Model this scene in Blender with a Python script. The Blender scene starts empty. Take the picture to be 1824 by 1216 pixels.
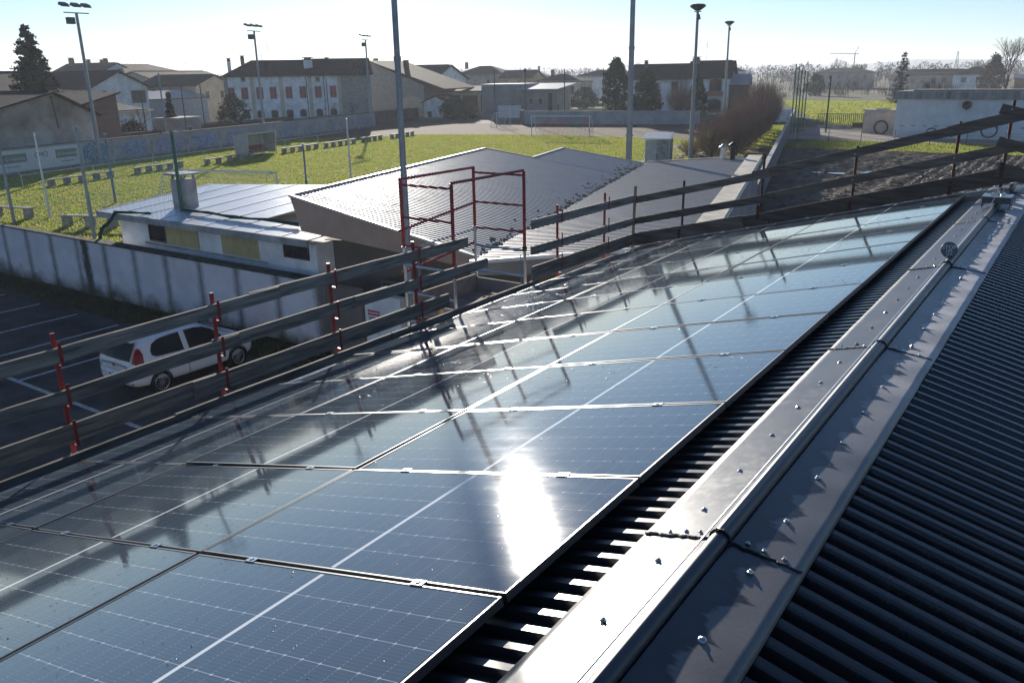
import bpy, math, random
from mathutils import Vector, Matrix
random.seed(7)
R = math.radians
scene = bpy.context.scene
COL = scene.collection

# ------------------------------------------------------------------ camera
cam_data = bpy.data.cameras.new('camera')
cam = bpy.data.objects.new('camera', cam_data)
COL.objects.link(cam)
cam_data.sensor_width = 36.0
cam_data.lens = 29.05
cam_data.clip_start = 0.05
cam_data.clip_end = 30000
YAW, PITCH, ROLL = 0.610020, 0.313412, -0.016757
fw = Vector((-math.sin(YAW)*math.cos(PITCH), math.cos(YAW)*math.cos(PITCH), -math.sin(PITCH)))
rt = Vector((math.cos(YAW), math.sin(YAW), 0)); upv = rt.cross(fw)
r2 = math.cos(ROLL)*rt + math.sin(ROLL)*upv
u2 = -math.sin(ROLL)*rt + math.cos(ROLL)*upv
mw = Matrix(((r2.x, u2.x, -fw.x, 1.4474), (r2.y, u2.y, -fw.y, -1.9949), (r2.z, u2.z, -fw.z, 7.3746), (0, 0, 0, 1)))
cam.matrix_world = mw
scene.camera = cam

# ------------------------------------------------------------------ sky, sun, exposure
SUN_AZ, SUN_EL = R(42.9), R(13.5)          # azimuth from +Y towards -X
world = bpy.data.worlds.new('World'); scene.world = world; world.use_nodes = True
wn = world.node_tree; wn.nodes.clear()
sky = wn.nodes.new('ShaderNodeTexSky'); sky.sky_type = 'NISHITA'; sky.sun_disc = False
sky.sun_elevation = SUN_EL; sky.sun_rotation = -SUN_AZ
sky.altitude = 100; sky.air_density = 0.82; sky.dust_density = 0.08; sky.ozone_density = 4.0
bg = wn.nodes.new('ShaderNodeBackground'); bg.inputs['Strength'].default_value = 0.064
wo = wn.nodes.new('ShaderNodeOutputWorld')
wn.links.new(sky.outputs[0], bg.inputs[0]); wn.links.new(bg.outputs[0], wo.inputs[0])
sun_d = bpy.data.lights.new('sun', 'SUN'); sun_d.energy = 4.2; sun_d.angle = R(0.53); sun_d.color = (1.0, 0.93, 0.83)
sun = bpy.data.objects.new('sun', sun_d); COL.objects.link(sun)
sdir = Vector((-math.sin(SUN_AZ)*math.cos(SUN_EL), math.cos(SUN_AZ)*math.cos(SUN_EL), math.sin(SUN_EL)))
sun.rotation_euler = sdir.to_track_quat('Z', 'Y').to_euler()
scene.view_settings.view_transform = 'Standard'; scene.view_settings.look = 'None'
scene.view_settings.exposure = 1.0; scene.view_settings.gamma = 1.0
scene.view_settings.use_curve_mapping = False
scene.render.engine = 'CYCLES'
scene.cycles.max_bounces = 6; scene.cycles.glossy_bounces = 4; scene.cycles.diffuse_bounces = 3
scene.cycles.transparent_max_bounces = 12; scene.cycles.volume_bounces = 1
scene.cycles.sample_clamp_indirect = 6.0

# ------------------------------------------------------------------ field frame (the sports ground is turned 15.4 degrees)
EXV = Vector((0.964, 0.2656, 0)); EYV = Vector((-0.2656, 0.964, 0)); FROT = math.atan2(0.2656, 0.964)
def ST(s, t, z=0.0):
    p = EXV*s + EYV*t; return (p.x, p.y, z)

# ------------------------------------------------------------------ mesh helper
class MB:
    def __init__(self): self.v = []; self.f = []
    def add(self, vs, fs):
        o = len(self.v); self.v += [tuple(p) for p in vs]; self.f += [tuple(i+o for i in f) for f in fs]; return self
    def box(self, x0, x1, y0, y1, z0, z1):
        return self.add([(x0,y0,z0),(x1,y0,z0),(x1,y1,z0),(x0,y1,z0),(x0,y0,z1),(x1,y0,z1),(x1,y1,z1),(x0,y1,z1)],
            [(3,2,1,0),(4,5,6,7),(0,1,5,4),(1,2,6,5),(2,3,7,6),(3,0,4,7)])
    def bar(self, p, q, w, h, up=(0,0,1)):
        p = Vector(p); q = Vector(q); d = (q-p).normalized(); upv = Vector(up)
        sd = d.cross(upv).normalized(); uu = sd.cross(d).normalized()
        vs = []
        for c in (p, q):
            for a, b in ((-1,-1),(1,-1),(1,1),(-1,1)): vs.append(c + sd*(a*w/2) + uu*(b*h/2))
        return self.add(vs, [(3,2,1,0),(4,5,6,7),(0,1,5,4),(1,2,6,5),(2,3,7,6),(3,0,4,7)])
    def tube(self, p, q, r0, r1=None, n=8, cap=True):
        if r1 is None: r1 = r0
        p = Vector(p); q = Vector(q); d = (q-p)
        if d.length < 1e-6: return self
        d.normalize(); a = Vector((1,0,0)) if abs(d.x) < .8 else Vector((0,1,0))
        s = d.cross(a).normalized(); t = d.cross(s)
        vs = []
        for c, r in ((p, r0), (q, r1)):
            for i in range(n):
                an = 2*math.pi*i/n; vs.append(c + s*(r*math.cos(an)) + t*(r*math.sin(an)))
        fs = [(i, (i+1) % n, n+(i+1) % n, n+i) for i in range(n)]
        if cap: fs += [tuple(range(n-1, -1, -1)), tuple(range(n, 2*n))]
        return self.add(vs, fs)
    def path(self, pts, r0, r1=None, n=6):
        m = len(pts)-1
        if r1 is None: r1 = r0
        for i in range(m):
            a = r0+(r1-r0)*i/m; b = r0+(r1-r0)*(i+1)/m
            self.tube(pts[i], pts[i+1], a, b, n, cap=(i in (0, m-1)))
        return self
    def prism(self, poly, vec):
        n = len(poly); v2 = Vector(vec)
        vs = [Vector(p) for p in poly] + [Vector(p)+v2 for p in poly]
        return self.add(vs, [tuple(range(n-1,-1,-1)), tuple(range(n, 2*n))] + [(i,(i+1)%n,n+(i+1)%n,n+i) for i in range(n)])
    def lathe(self, prof, c=(0,0,0), n=12):
        vs = []; m = len(prof)
        for r, z in prof:
            for i in range(n):
                a = 2*math.pi*i/n; vs.append((c[0]+r*math.cos(a), c[1]+r*math.sin(a), c[2]+z))
        fs = [(j*n+i, j*n+(i+1)%n, (j+1)*n+(i+1)%n, (j+1)*n+i) for j in range(m-1) for i in range(n)]
        fs += [tuple(range(n-1,-1,-1)), tuple(range((m-1)*n, m*n))]
        return self.add(vs, fs)
    def ring(self, x0, x1, z0, z1, w, y0, y1):       # rectangular frame in the xz plane
        self.box(x0, x0+w, y0, y1, z0, z1); self.box(x1-w, x1, y0, y1, z0, z1)
        self.box(x0+w, x1-w, y0, y1, z0, z0+w); self.box(x0+w, x1-w, y0, y1, z1-w, z1); return self
    def xf(self, M):
        self.v = [tuple(M @ Vector(p)) for p in self.v]; return self
    def mesh(self, name, smooth=False):
        me = bpy.data.meshes.new(name); me.from_pydata(self.v, [], self.f); me.update()
        if smooth: me.polygons.foreach_set('use_smooth', [True]*len(me.polygons))
        return me
    def build(self, name, mat, parent=None, smooth=False, loc=(0,0,0), rz=0):
        me = self.mesh(name, smooth); me.materials.append(mat)
        return put(name, me, parent, loc, rz)

def put(name, me, parent=None, loc=(0,0,0), rz=0, rot=None):
    o = bpy.data.objects.new(name, me); COL.objects.link(o)
    o.parent = parent; o.location = loc
    o.rotation_euler = rot if rot is not None else (0, 0, rz)
    return o
def thing(name, label, cat, loc=(0,0,0), rz=0, group=None):
    o = bpy.data.objects.new(name, None); COL.objects.link(o)
    o.location = loc; o.rotation_euler = (0,0,rz); o.empty_display_size = .3
    return tag(o, label, cat, group)
def tag(o, label, cat, group=None):
    o['label'] = label; o['category'] = cat
    if group: o['group'] = group
    return o
def struct(o): o['kind'] = 'structure'; return o
def stuff(o, label=None, cat=None):
    o['kind'] = 'stuff'
    if label: o['label'] = label; o['category'] = cat
    return o
def copy_tree(o, parent=None):
    c = o.copy(); COL.objects.link(c); c.parent = parent
    for ch in list(o.children): copy_tree(ch, c)
    return c
def text_mesh(body, size, depth=0.004, align='CENTER'):
    cu = bpy.data.curves.new('lettering', 'FONT'); cu.body = body; cu.size = size; cu.extrude = depth/2
    cu.align_x = align; cu.align_y = 'CENTER'; cu.resolution_u = 3
    ob = bpy.data.objects.new('lettering', cu); COL.objects.link(ob)
    dg = bpy.context.evaluated_depsgraph_get(); me = bpy.data.meshes.new_from_object(ob.evaluated_get(dg))
    bpy.data.objects.remove(ob); bpy.data.curves.remove(cu); return me
ORD = ['first','second','third','fourth','fifth','sixth','seventh','eighth','ninth','tenth','eleventh','twelfth','thirteenth','fourteenth','fifteenth','sixteenth']

# ------------------------------------------------------------------ materials
def newmat(name):
    m = bpy.data.materials.new(name); m.use_nodes = True
    nt = m.node_tree; b = nt.nodes['Principled BSDF']; return m, nt, b
def N(nt, kind, **kw):
    n = nt.nodes.new('ShaderNode'+kind)
    for k, v in kw.items():
        if k in n.inputs: n.inputs[k].default_value = v
        else: setattr(n, k, v)
    return n
def L(nt, a, b): nt.links.new(a, b)
def MIX(nt, fac, a, b, mode='MIX'):
    n = nt.nodes.new('ShaderNodeMix'); n.data_type = 'RGBA'; n.blend_type = mode
    for s, v in ((0, fac), (6, a), (7, b)):
        if hasattr(v, 'links'): L(nt, v, n.inputs[s])
        elif s == 0: n.inputs[0].default_value = v
        else: n.inputs[s].default_value = (*v, 1) if len(v) == 3 else v
    return n.outputs[2]
def MATH(nt, op, a, b=0.0, c=0.0, clamp=False):
    n = nt.nodes.new('ShaderNodeMath'); n.operation = op; n.use_clamp = clamp
    for i, v in enumerate((a, b, c)):
        if hasattr(v, 'links'): L(nt, v, n.inputs[i])
        else: n.inputs[i].default_value = v
    return n.outputs[0]
def RAMP(nt, fac, p0, p1, c0=(0,0,0), c1=(1,1,1)):
    n = nt.nodes.new('ShaderNodeValToRGB'); e = n.color_ramp.elements
    e[0].position = p0; e[1].position = p1; e[0].color = (*c0, 1); e[1].color = (*c1, 1)
    L(nt, fac, n.inputs[0]); return n.outputs[0]
def COORD(nt, scale=(1,1,1), space='Object', rot=(0,0,0)):
    tc = nt.nodes.new('ShaderNodeTexCoord'); mp = nt.nodes.new('ShaderNodeMapping')
    mp.inputs['Scale'].default_value = scale; mp.inputs['Rotation'].default_value = rot
    L(nt, tc.outputs[space], mp.inputs[0]); return mp.outputs[0]
def WPOS(nt): return nt.nodes.new('ShaderNodeNewGeometry').outputs['Position']
def NOISE(nt, co, scale, detail=4, rough=.6, dist=0.0):
    n = N(nt, 'TexNoise'); n.inputs['Scale'].default_value = scale; n.inputs['Detail'].default_value = detail
    n.inputs['Roughness'].default_value = rough; n.inputs['Distortion'].default_value = dist
    L(nt, co, n.inputs['Vector']); return n.outputs['Fac']
def BUMP(nt, b, h, strength=.3, dist=.02):
    n = N(nt, 'Bump'); n.inputs['Strength'].default_value = strength; n.inputs['Distance'].default_value = dist
    L(nt, h, n.inputs['Height']); L(nt, n.outputs[0], b.inputs['Normal']); return n
def mat(name, col, rough=.7, metal=0.0, var=.25, vscale=2.0, bump=0.0, bscale=20.0, spec=None, stretch=(1,1,1), col2=None, rnd=0.0, bdist=.02):
    m, nt, b = newmat(name)
    b.inputs['Roughness'].default_value = rough; b.inputs['Metallic'].default_value = metal
    b.inputs['Specular IOR Level'].default_value = spec if spec is not None else (.15 if rough >= .69 and not metal else .5)
    co = COORD(nt, stretch)
    if rnd:
        oi = nt.nodes.new('ShaderNodeObjectInfo'); va = N(nt, 'VectorMath', operation='ADD')
        mu = N(nt, 'VectorMath', operation='SCALE'); mu.inputs[0].default_value = (37, 17, 53)
        L(nt, oi.outputs['Random'], mu.inputs['Scale']); L(nt, co, va.inputs[0]); L(nt, mu.outputs[0], va.inputs[1]); co = va.outputs[0]
    f = NOISE(nt, co, vscale, 6)
    if col2 is None: col2 = tuple(c*(1-var*1.6) for c in col); col1 = tuple(min(1, c*(1+var*.7)) for c in col)
    else: col1 = col
    c = MIX(nt, RAMP(nt, f, .32, .68), col2, col1)
    if rnd:
        k = MATH(nt, 'MULTIPLY_ADD', oi.outputs['Random'], rnd, 1-rnd/2)
        hs = N(nt, 'HueSaturation'); L(nt, k, hs.inputs['Value']); L(nt, c, hs.inputs['Color']); c = hs.outputs[0]
    L(nt, c, b.inputs['Base Color'])
    if bump: BUMP(nt, b, NOISE(nt, co, bscale, 5), bump, bdist)
    return m
M = {}
M['asphalt'] = mat('asphalt', (.07,.072,.074), .9, var=.38, vscale=.9, bump=.5, bscale=90)
M['line'] = mat('road_paint', (.55,.56,.56), .7, var=.3, vscale=9, col2=(.25,.25,.25))
M['moss'] = mat('mossy_soil', (.05,.055,.03), .95, vscale=3, col2=(.02,.024,.015), bump=.8, bscale=14)
M['field'] = mat('meadow', (.10,.13,.04), .95, vscale=.02, col2=(.11,.085,.055), bump=.6, bscale=.6)
M['dirt'] = mat('bare_earth_track', (.115,.072,.046), .95, vscale=.25, col2=(.085,.064,.04), bump=.6, bscale=3, bdist=.1)
M['concrete'] = mat('concrete', (.42,.41,.40), .85, var=.3, vscale=1.5, bump=.3, bscale=30)
M['bench'] = mat('bench_concrete', (.36,.35,.32), .85, var=.35, vscale=3, bump=.3, bscale=30, rnd=.2)
M['white_plaster'] = mat('white_plaster', (.82,.82,.81), .85, var=.18, vscale=.9, bump=.2, bscale=25)
M['cream'] = mat('cream_plaster', (.55,.47,.36), .85, var=.15, vscale=.7)
M['ochre'] = mat('ochre_plaster', (.52,.36,.20), .85, var=.15, vscale=.7)
M['pink'] = mat('pink_plaster', (.42,.33,.29), .85, var=.2, vscale=.5)
M['grey_plaster'] = mat('grey_plaster', (.32,.30,.28), .85, var=.2, vscale=.6)
M['old_plaster'] = mat('peeling_plaster', (.50,.46,.44), .9, vscale=.35, col2=(.20,.155,.125), bump=.5, bscale=6)
M['stone'] = mat('rubble_stone', (.40,.37,.33), .9, vscale=3.5, col2=(.25,.22,.19), bump=.6, bscale=7)
M['tan'] = mat('tan_render', (.52,.35,.26), .85, var=.12, vscale=.6)
M['taupe'] = mat('taupe_render', (.20,.17,.145), .85, var=.15, vscale=.6)
M['brownwall'] = mat('brown_wall', (.14,.095,.075), .9, var=.25, vscale=1)
M['wood'] = mat('weathered_board', (.37,.32,.265), .8, vscale=2.6, col2=(.12,.10,.08), stretch=(9,.7,9), bump=.5, bscale=6, rnd=.45)
M['wood2'] = mat('old_brown_board', (.24,.185,.145), .8, vscale=2.2, col2=(.10,.075,.06), stretch=(.7,9,9), bump=.5, bscale=6, rnd=.45)
M['newwood'] = mat('fresh_timber', (.45,.31,.17), .75, var=.2, vscale=6, stretch=(4,4,.6))
M['ply'] = mat('grey_plywood', (.30,.26,.235), .8, var=.25, vscale=2.5, bump=.2)
M['red'] = mat('red_painted_steel', (.42,.035,.03), .42, var=.25, vscale=14, col2=(.20,.03,.022), bump=.1, bscale=60)
M['rust'] = mat('rusty_steel', (.12,.055,.04), .7, var=.3, vscale=14)
M['galv'] = mat('galvanised_steel', (.52,.53,.53), .42, .85, var=.15, vscale=12)
M['pole'] = mat('galvanised_mast', (.30,.315,.33), .55, .3, var=.12, vscale=3)
M['darkpole'] = mat('dark_green_post', (.03,.045,.04), .6, var=.2)
M['greenpole'] = mat('green_post', (.03,.14,.09), .5, var=.2)
M['bluepole'] = mat('blue_post', (.08,.19,.36), .5, var=.2)
M['greypole'] = mat('grey_blue_post', (.22,.27,.32), .55, var=.2)
M['whitepaint'] = mat('white_paint', (.72,.72,.72), .5, var=.1, vscale=4)
M['lamp'] = mat('lamp_housing', (.06,.062,.068), .5, var=.2)
M['net'] = mat('net_cord', (.22,.36,.33), .7, var=.1)
M['netwhite'] = mat('white_net_cord', (.6,.6,.58), .7, var=.1)
M['netdark'] = mat('green_net_bundle', (.02,.09,.065), .8, var=.4, vscale=20, bump=.8, bscale=40)
M['black'] = mat('black_plastic', (.015,.015,.016), .5, var=.2)
M['rubber'] = mat('tyre_rubber', (.02,.02,.021), .8, var=.2)
M['alu'] = mat('anodised_aluminium', (.30,.305,.31), .38, 1.0, var=.06, vscale=20)
M['darkalu'] = mat('dark_aluminium', (.10,.10,.105), .38, .8, var=.1, vscale=20)
M['steel'] = mat('stainless_steel', (.62,.63,.65), .28, 1.0, var=.15, vscale=25)
M['sealant'] = mat('sunlit_sealant', (.55,.50,.42), .6, vscale=30, col2=(.22,.19,.15), bump=1.0, bscale=45)  # left-hand beads: sunlight on them put into the pale colour
M['sealdark'] = mat('dark_sealant', (.015,.014,.013), .4, var=.3, vscale=30, bump=1.0, bscale=45)
M['bark'] = mat('bark', (.075,.06,.05), .95, var=.35, vscale=6, stretch=(6,6,1), bump=.6)
M['twig'] = mat('bare_twigs', (.30,.20,.15), .95, var=.3, vscale=.8)
M['twigred'] = mat('reddish_twigs', (.22,.12,.10), .95, var=.3, vscale=.8)
M['twigfar'] = mat('far_twigs', (.075,.062,.055), .95, var=.3, vscale=.1)
M['leaf'] = mat('evergreen_foliage', (.032,.055,.020), .7, var=.55, vscale=.9)
M['leafb'] = mat('conifer_foliage', (.026,.048,.030), .75, var=.55, vscale=.7)
M['leafp'] = mat('olive_foliage', (.075,.09,.035), .75, var=.5, vscale=1.2)
M['rusttree'] = mat('russet_foliage', (.12,.07,.05), .8, var=.4, vscale=.5)
M['shutter'] = mat('red_shutter', (.30,.055,.05), .6, var=.15, vscale=4)
M['winframe'] = mat('window_surround', (.45,.44,.42), .7, var=.1)
M['carwhite'] = mat('white_car_paint', (.70,.70,.71), .22, var=.03, vscale=1, spec=.6)
M['carred'] = mat('red_lamp_plastic', (.28,.008,.012), .15, var=.2, vscale=12)
M['chrome'] = mat('alloy', (.6,.6,.62), .3, .9, var=.08)
M['cleargrey'] = mat('milky_acrylic', (.45,.47,.46), .3, var=.15, vscale=2)
M['bannerwhite'] = mat('banner_white', (.66,.67,.68), .6, var=.08, vscale=.6)
M['bannergreen'] = mat('banner_green', (.14,.21,.18), .6, var=.1)
M['lettergrey'] = mat('lettering_dark', (.03,.03,.032), .6, var=.1)
M['letterwhite'] = mat('lettering_white', (.7,.7,.7), .6, var=.05)
M['yellowpanel'] = mat('yellowed_sheet', (.52,.44,.21), .6, vscale=2.5, col2=(.38,.30,.13), stretch=(1.5,1,.4))
M['ropeblue'] = mat('blue_cord', (.10,.22,.42), .7)
M['skin_orange'] = mat('orange_plastic', (.6,.12,.03), .5)
M['discgrey'] = mat('sign_disc', (.12,.12,.12), .45, .3, var=.1)
M['noticered'] = mat('notice_red', (.5,.05,.07), .6, var=.1)

def glass_mat(name, col=(.02,.024,.028), rough=.08):
    m, nt, b = newmat(name); b.inputs['Base Color'].default_value = (*col, 1); b.inputs['Roughness'].default_value = rough
    b.inputs['Specular IOR Level'].default_value = .6
    f = NOISE(nt, COORD(nt), 3.0, 3); L(nt, MIX(nt, f, tuple(c*.6 for c in col), tuple(c*1.5 for c in col)), b.inputs['Base Color']); return m
M['pane'] = glass_mat('window_pane'); M['carglass'] = glass_mat('tinted_glass', (.010,.013,.016), .05); M['carglass'].node_tree.nodes['Principled BSDF'].inputs['Specular IOR Level'].default_value = .16

def tile_mat(name, c1, c2):
    m, nt, b = newmat(name); b.inputs['Roughness'].default_value = .85; b.inputs['Specular IOR Level'].default_value = .12
    co = COORD(nt); f = NOISE(nt, co, .9, 5); g = NOISE(nt, co, 7.0, 3)
    c = MIX(nt, RAMP(nt, f, .3, .7), c1, c2); c = MIX(nt, MATH(nt, 'MULTIPLY', g, .5), c, tuple(x*.45 for x in c1)); L(nt, c, b.inputs['Base Color'])
    w1 = N(nt, 'TexWave', wave_type='BANDS', bands_direction='X'); w1.inputs['Scale'].default_value = 1.3; L(nt, co, w1.inputs[0])
    w2 = N(nt, 'TexWave', wave_type='BANDS', bands_direction='Y'); w2.inputs['Scale'].default_value = 1.3; L(nt, co, w2.inputs[0])
    h = MATH(nt, 'ADD', w1.outputs['Fac'], w2.outputs['Fac']); BUMP(nt, b, h, .7, .06); return m
M['tile'] = tile_mat('brown_roof_tiles', (.055,.036,.028), (.092,.062,.047))
M['tiledark'] = tile_mat('dark_roof_tiles', (.033,.027,.025), (.055,.045,.040))
M['tilered'] = tile_mat('red_roof_tiles', (.095,.045,.033), (.14,.072,.05))
M['tilegreen'] = tile_mat('mossy_roof_tiles', (.042,.043,.032), (.07,.067,.05))

def brick_mat():
    m, nt, b = newmat('brickwork'); b.inputs['Roughness'].default_value = .9
    co = COORD(nt, (1,1,1), 'Object', (R(90),0,R(0)))
    br = N(nt, 'TexBrick'); br.inputs['Scale'].default_value = 1; br.inputs['Brick Width'].default_value = .26; br.inputs['Row Height'].default_value = .08; br.inputs['Mortar Size'].default_value = .012
    br.inputs['Color1'].default_value = (.16,.075,.052,1); br.inputs['Color2'].default_value = (.22,.11,.075,1); br.inputs['Mortar'].default_value = (.2,.165,.14,1)
    L(nt, co, br.inputs[0]); L(nt, br.outputs[0], b.inputs['Base Color']); return m
M['brick'] = brick_mat()

def grass_mat():
    m, nt, b = newmat('pitch_grass'); b.inputs['Roughness'].default_value = .85; b.inputs['Specular IOR Level'].default_value = .15
    p = WPOS(nt); f = NOISE(nt, p, .12, 5); g = NOISE(nt, p, 1.3, 5); h = NOISE(nt, p, 9.0, 4, .7)
    c = MIX(nt, RAMP(nt, f, .3, .7), (.125,.165,.028), (.085,.135,.022))
    c = MIX(nt, RAMP(nt, g, .4, .75), c, (.19,.18,.06)); c = MIX(nt, RAMP(nt, h, .35, .75), MIX(nt, .55, c, (.03,.05,.012)), c)
    L(nt, c, b.inputs['Base Color'])
    b.inputs['Subsurface Weight'].default_value = 0.0
    BUMP(nt, b, MATH(nt, 'ADD', MATH(nt, 'MULTIPLY', h, .6), g), 1.0, .22); return m
M['grass'] = grass_mat()
def meadow_mat():
    m, nt, b = newmat('rough_meadow'); b.inputs['Roughness'].default_value = .95; b.inputs['Specular IOR Level'].default_value = .1
    p = WPOS(nt); f = NOISE(nt, p, .05, 5); g = NOISE(nt, p, .7, 5)
    c = MIX(nt, RAMP(nt, f, .35, .65), (.10,.14,.03), (.17,.16,.075)); c = MIX(nt, MATH(nt, 'MULTIPLY', g, .8), c, (.05,.06,.02))
    L(nt, c, b.inputs['Base Color']); BUMP(nt, b, g, 1.0, .4); return m
M['meadow'] = meadow_mat()
def far_mat():
    m, nt, b = newmat('far_fields'); b.inputs['Roughness'].default_value = .95; b.inputs['Specular IOR Level'].default_value = .1
    p = WPOS(nt); v = N(nt, 'TexVoronoi'); v.inputs['Scale'].default_value = .006; L(nt, p, v.inputs[0])
    f = NOISE(nt, p, .04, 5)
    c = MIX(nt, RAMP(nt, v.outputs['Color'], .25, .75), (.11,.125,.045), (.15,.115,.075)); c = MIX(nt, RAMP(nt, f, .3, .7), c, (.19,.16,.10))
    L(nt, c, b.inputs['Base Color']); BUMP(nt, b, NOISE(nt, p, .5, 4), .8, .5); return m
M['far'] = far_mat()
def soil_mat():
    m, nt, b = newmat('ploughed_soil'); b.inputs['Roughness'].default_value = .6; b.inputs['Specular IOR Level'].default_value = .4
    p = WPOS(nt); f = NOISE(nt, p, 2.2, 6, .7)
    L(nt, MIX(nt, RAMP(nt, f, .3, .72), (.032,.026,.02), (.13,.105,.075)), b.inputs['Base Color']); BUMP(nt, b, NOISE(nt, p, 7, 5, .7), .9, .08); return m
M['soil'] = soil_mat()

def wall_stain_mat():           # cast panels: black run-off stains along the joints, moss rising from the foot
    m, nt, b = newmat('stained_wall'); b.inputs['Roughness'].default_value = .9
    tc = nt.nodes.new('ShaderNodeTexCoord'); sp = N(nt, 'SeparateXYZ'); L(nt, tc.outputs['Generated'], sp.inputs[0]); po = WPOS(nt)
    sw = N(nt, 'SeparateXYZ'); L(nt, po, sw.inputs[0])
    n1 = NOISE(nt, po, 1.1, 6); n2 = NOISE(nt, po, 5.0, 5); n3 = NOISE(nt, po, .5, 3)
    base = MIX(nt, RAMP(nt, n1, .3, .7), (.74,.71,.73), (.58,.55,.57)); base = MIX(nt, RAMP(nt, n3, .55, .75), base, (.60,.52,.50))
    d = MATH(nt, 'ABSOLUTE', MATH(nt, 'SUBTRACT', sp.outputs[0], .5))           # 0 middle .5 edge
    e = MATH(nt, 'ADD', d, MATH(nt, 'MULTIPLY', MATH(nt, 'SUBTRACT', n2, .5), .12))
    st = RAMP(nt, e, .36, .50); c = MIX(nt, MATH(nt, 'MULTIPLY', st, .72), base, (.08,.08,.085))
    bk = MATH(nt, 'ADD', MATH(nt, 'ABSOLUTE', MATH(nt, 'ADD', sw.outputs[0], 26.35)), MATH(nt, 'MULTIPLY', MATH(nt, 'SUBTRACT', n2, .5), .35)); c = MIX(nt, RAMP(nt, bk, .12, .34, (.95,.95,.95), (0,0,0)), c, (.02,.02,.02))
    mo = MATH(nt, 'ADD', sw.outputs[2], MATH(nt, 'MULTIPLY', MATH(nt, 'SUBTRACT', n1, .5), 1.5))
    mr = RAMP(nt, mo, .35, .88, (1,1,1), (0,0,0)); c = MIX(nt, MATH(nt, 'MULTIPLY', mr, .92), c, (.04,.045,.03))
    tr = RAMP(nt, MATH(nt, 'ADD', sw.outputs[2], MATH(nt, 'MULTIPLY', n2, .2)), 2.16, 2.26); c = MIX(nt, MATH(nt, 'MULTIPLY', tr, .7), c, (.10,.09,.08))
    L(nt, c, b.inputs['Base Color']); BUMP(nt, b, n2, .35, .03); return m
M['stain'] = wall_stain_mat()

def graffiti_mat(name, seed, ca, cb, cc, cover=.5):
    m, nt, b = newmat(name); b.inputs['Roughness'].default_value = .8
    tc = nt.nodes.new('ShaderNodeTexCoord'); mp = N(nt, 'Mapping'); mp.inputs['Location'].default_value = (seed*3.1, seed*1.7, seed*.7); L(nt, tc.outputs['Object'], mp.inputs[0]); co = mp.outputs[0]
    sp = N(nt, 'SeparateXYZ'); L(nt, tc.outputs['Generated'], sp.inputs[0])
    base = MIX(nt, RAMP(nt, NOISE(nt, co, .8, 6), .3, .7), (.40,.39,.40), (.30,.28,.27))
    big = NOISE(nt, co, .75, 2, .5, 1.5); lines = NOISE(nt, co, 1.5, 2, .4, 2.5); v = NOISE(nt, co, 1.1, 1, .5, 3.0)
    paint = MIX(nt, RAMP(nt, v, .44, .47), ca, cb); paint = MIX(nt, RAMP(nt, lines, .60, .62), paint, cc)
    edge = MATH(nt, 'MULTIPLY', RAMP(nt, MATH(nt, 'ABSOLUTE', MATH(nt, 'SUBTRACT', lines, .5)), .012, .022, (1,1,1), (0,0,0)), .9)
    paint = MIX(nt, edge, paint, (.05,.045,.10))
    dx = MATH(nt, 'ABSOLUTE', MATH(nt, 'SUBTRACT', sp.outputs[1], .5)); dz = MATH(nt, 'ABSOLUTE', MATH(nt, 'SUBTRACT', sp.outputs[2], .5))
    q = MATH(nt, 'ADD', MATH(nt, 'POWER', MATH(nt, 'MULTIPLY', dx, 2), 3), MATH(nt, 'POWER', MATH(nt, 'MULTIPLY', dz, 2), 3))
    q = MATH(nt, 'ADD', q, MATH(nt, 'MULTIPLY', MATH(nt, 'SUBTRACT', big, .5), 2.2))
    mask = RAMP(nt, q, cover, cover+.03, (1,1,1), (0,0,0)); c = MIX(nt, MATH(nt, 'MULTIPLY', mask, .85), base, paint)
    mo = RAMP(nt, MATH(nt, 'ADD', sp.outputs[2], MATH(nt, 'MULTIPLY', NOISE(nt, co, 2, 4), .25)), .12, .32, (1,1,1), (0,0,0)); c = MIX(nt, MATH(nt, 'MULTIPLY', mo, .8), c, (.05,.055,.03))
    L(nt, c, b.inputs['Base Color']); return m
GR = [graffiti_mat('graffiti_a', 1, (.16,.40,.52), (.08,.16,.36), (.45,.55,.58), .55), graffiti_mat('graffiti_b', 2, (.30,.24,.46), (.22,.38,.55), (.10,.10,.25), .45),
      graffiti_mat('graffiti_c', 3, (.20,.42,.50), (.42,.28,.46), (.12,.24,.42), .6), graffiti_mat('graffiti_d', 4, (.34,.32,.46), (.20,.30,.42), (.45,.42,.40), .3),
      graffiti_mat('graffiti_e', 5, (.30,.36,.40), (.22,.30,.30), (.40,.38,.38), .2)]

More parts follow.
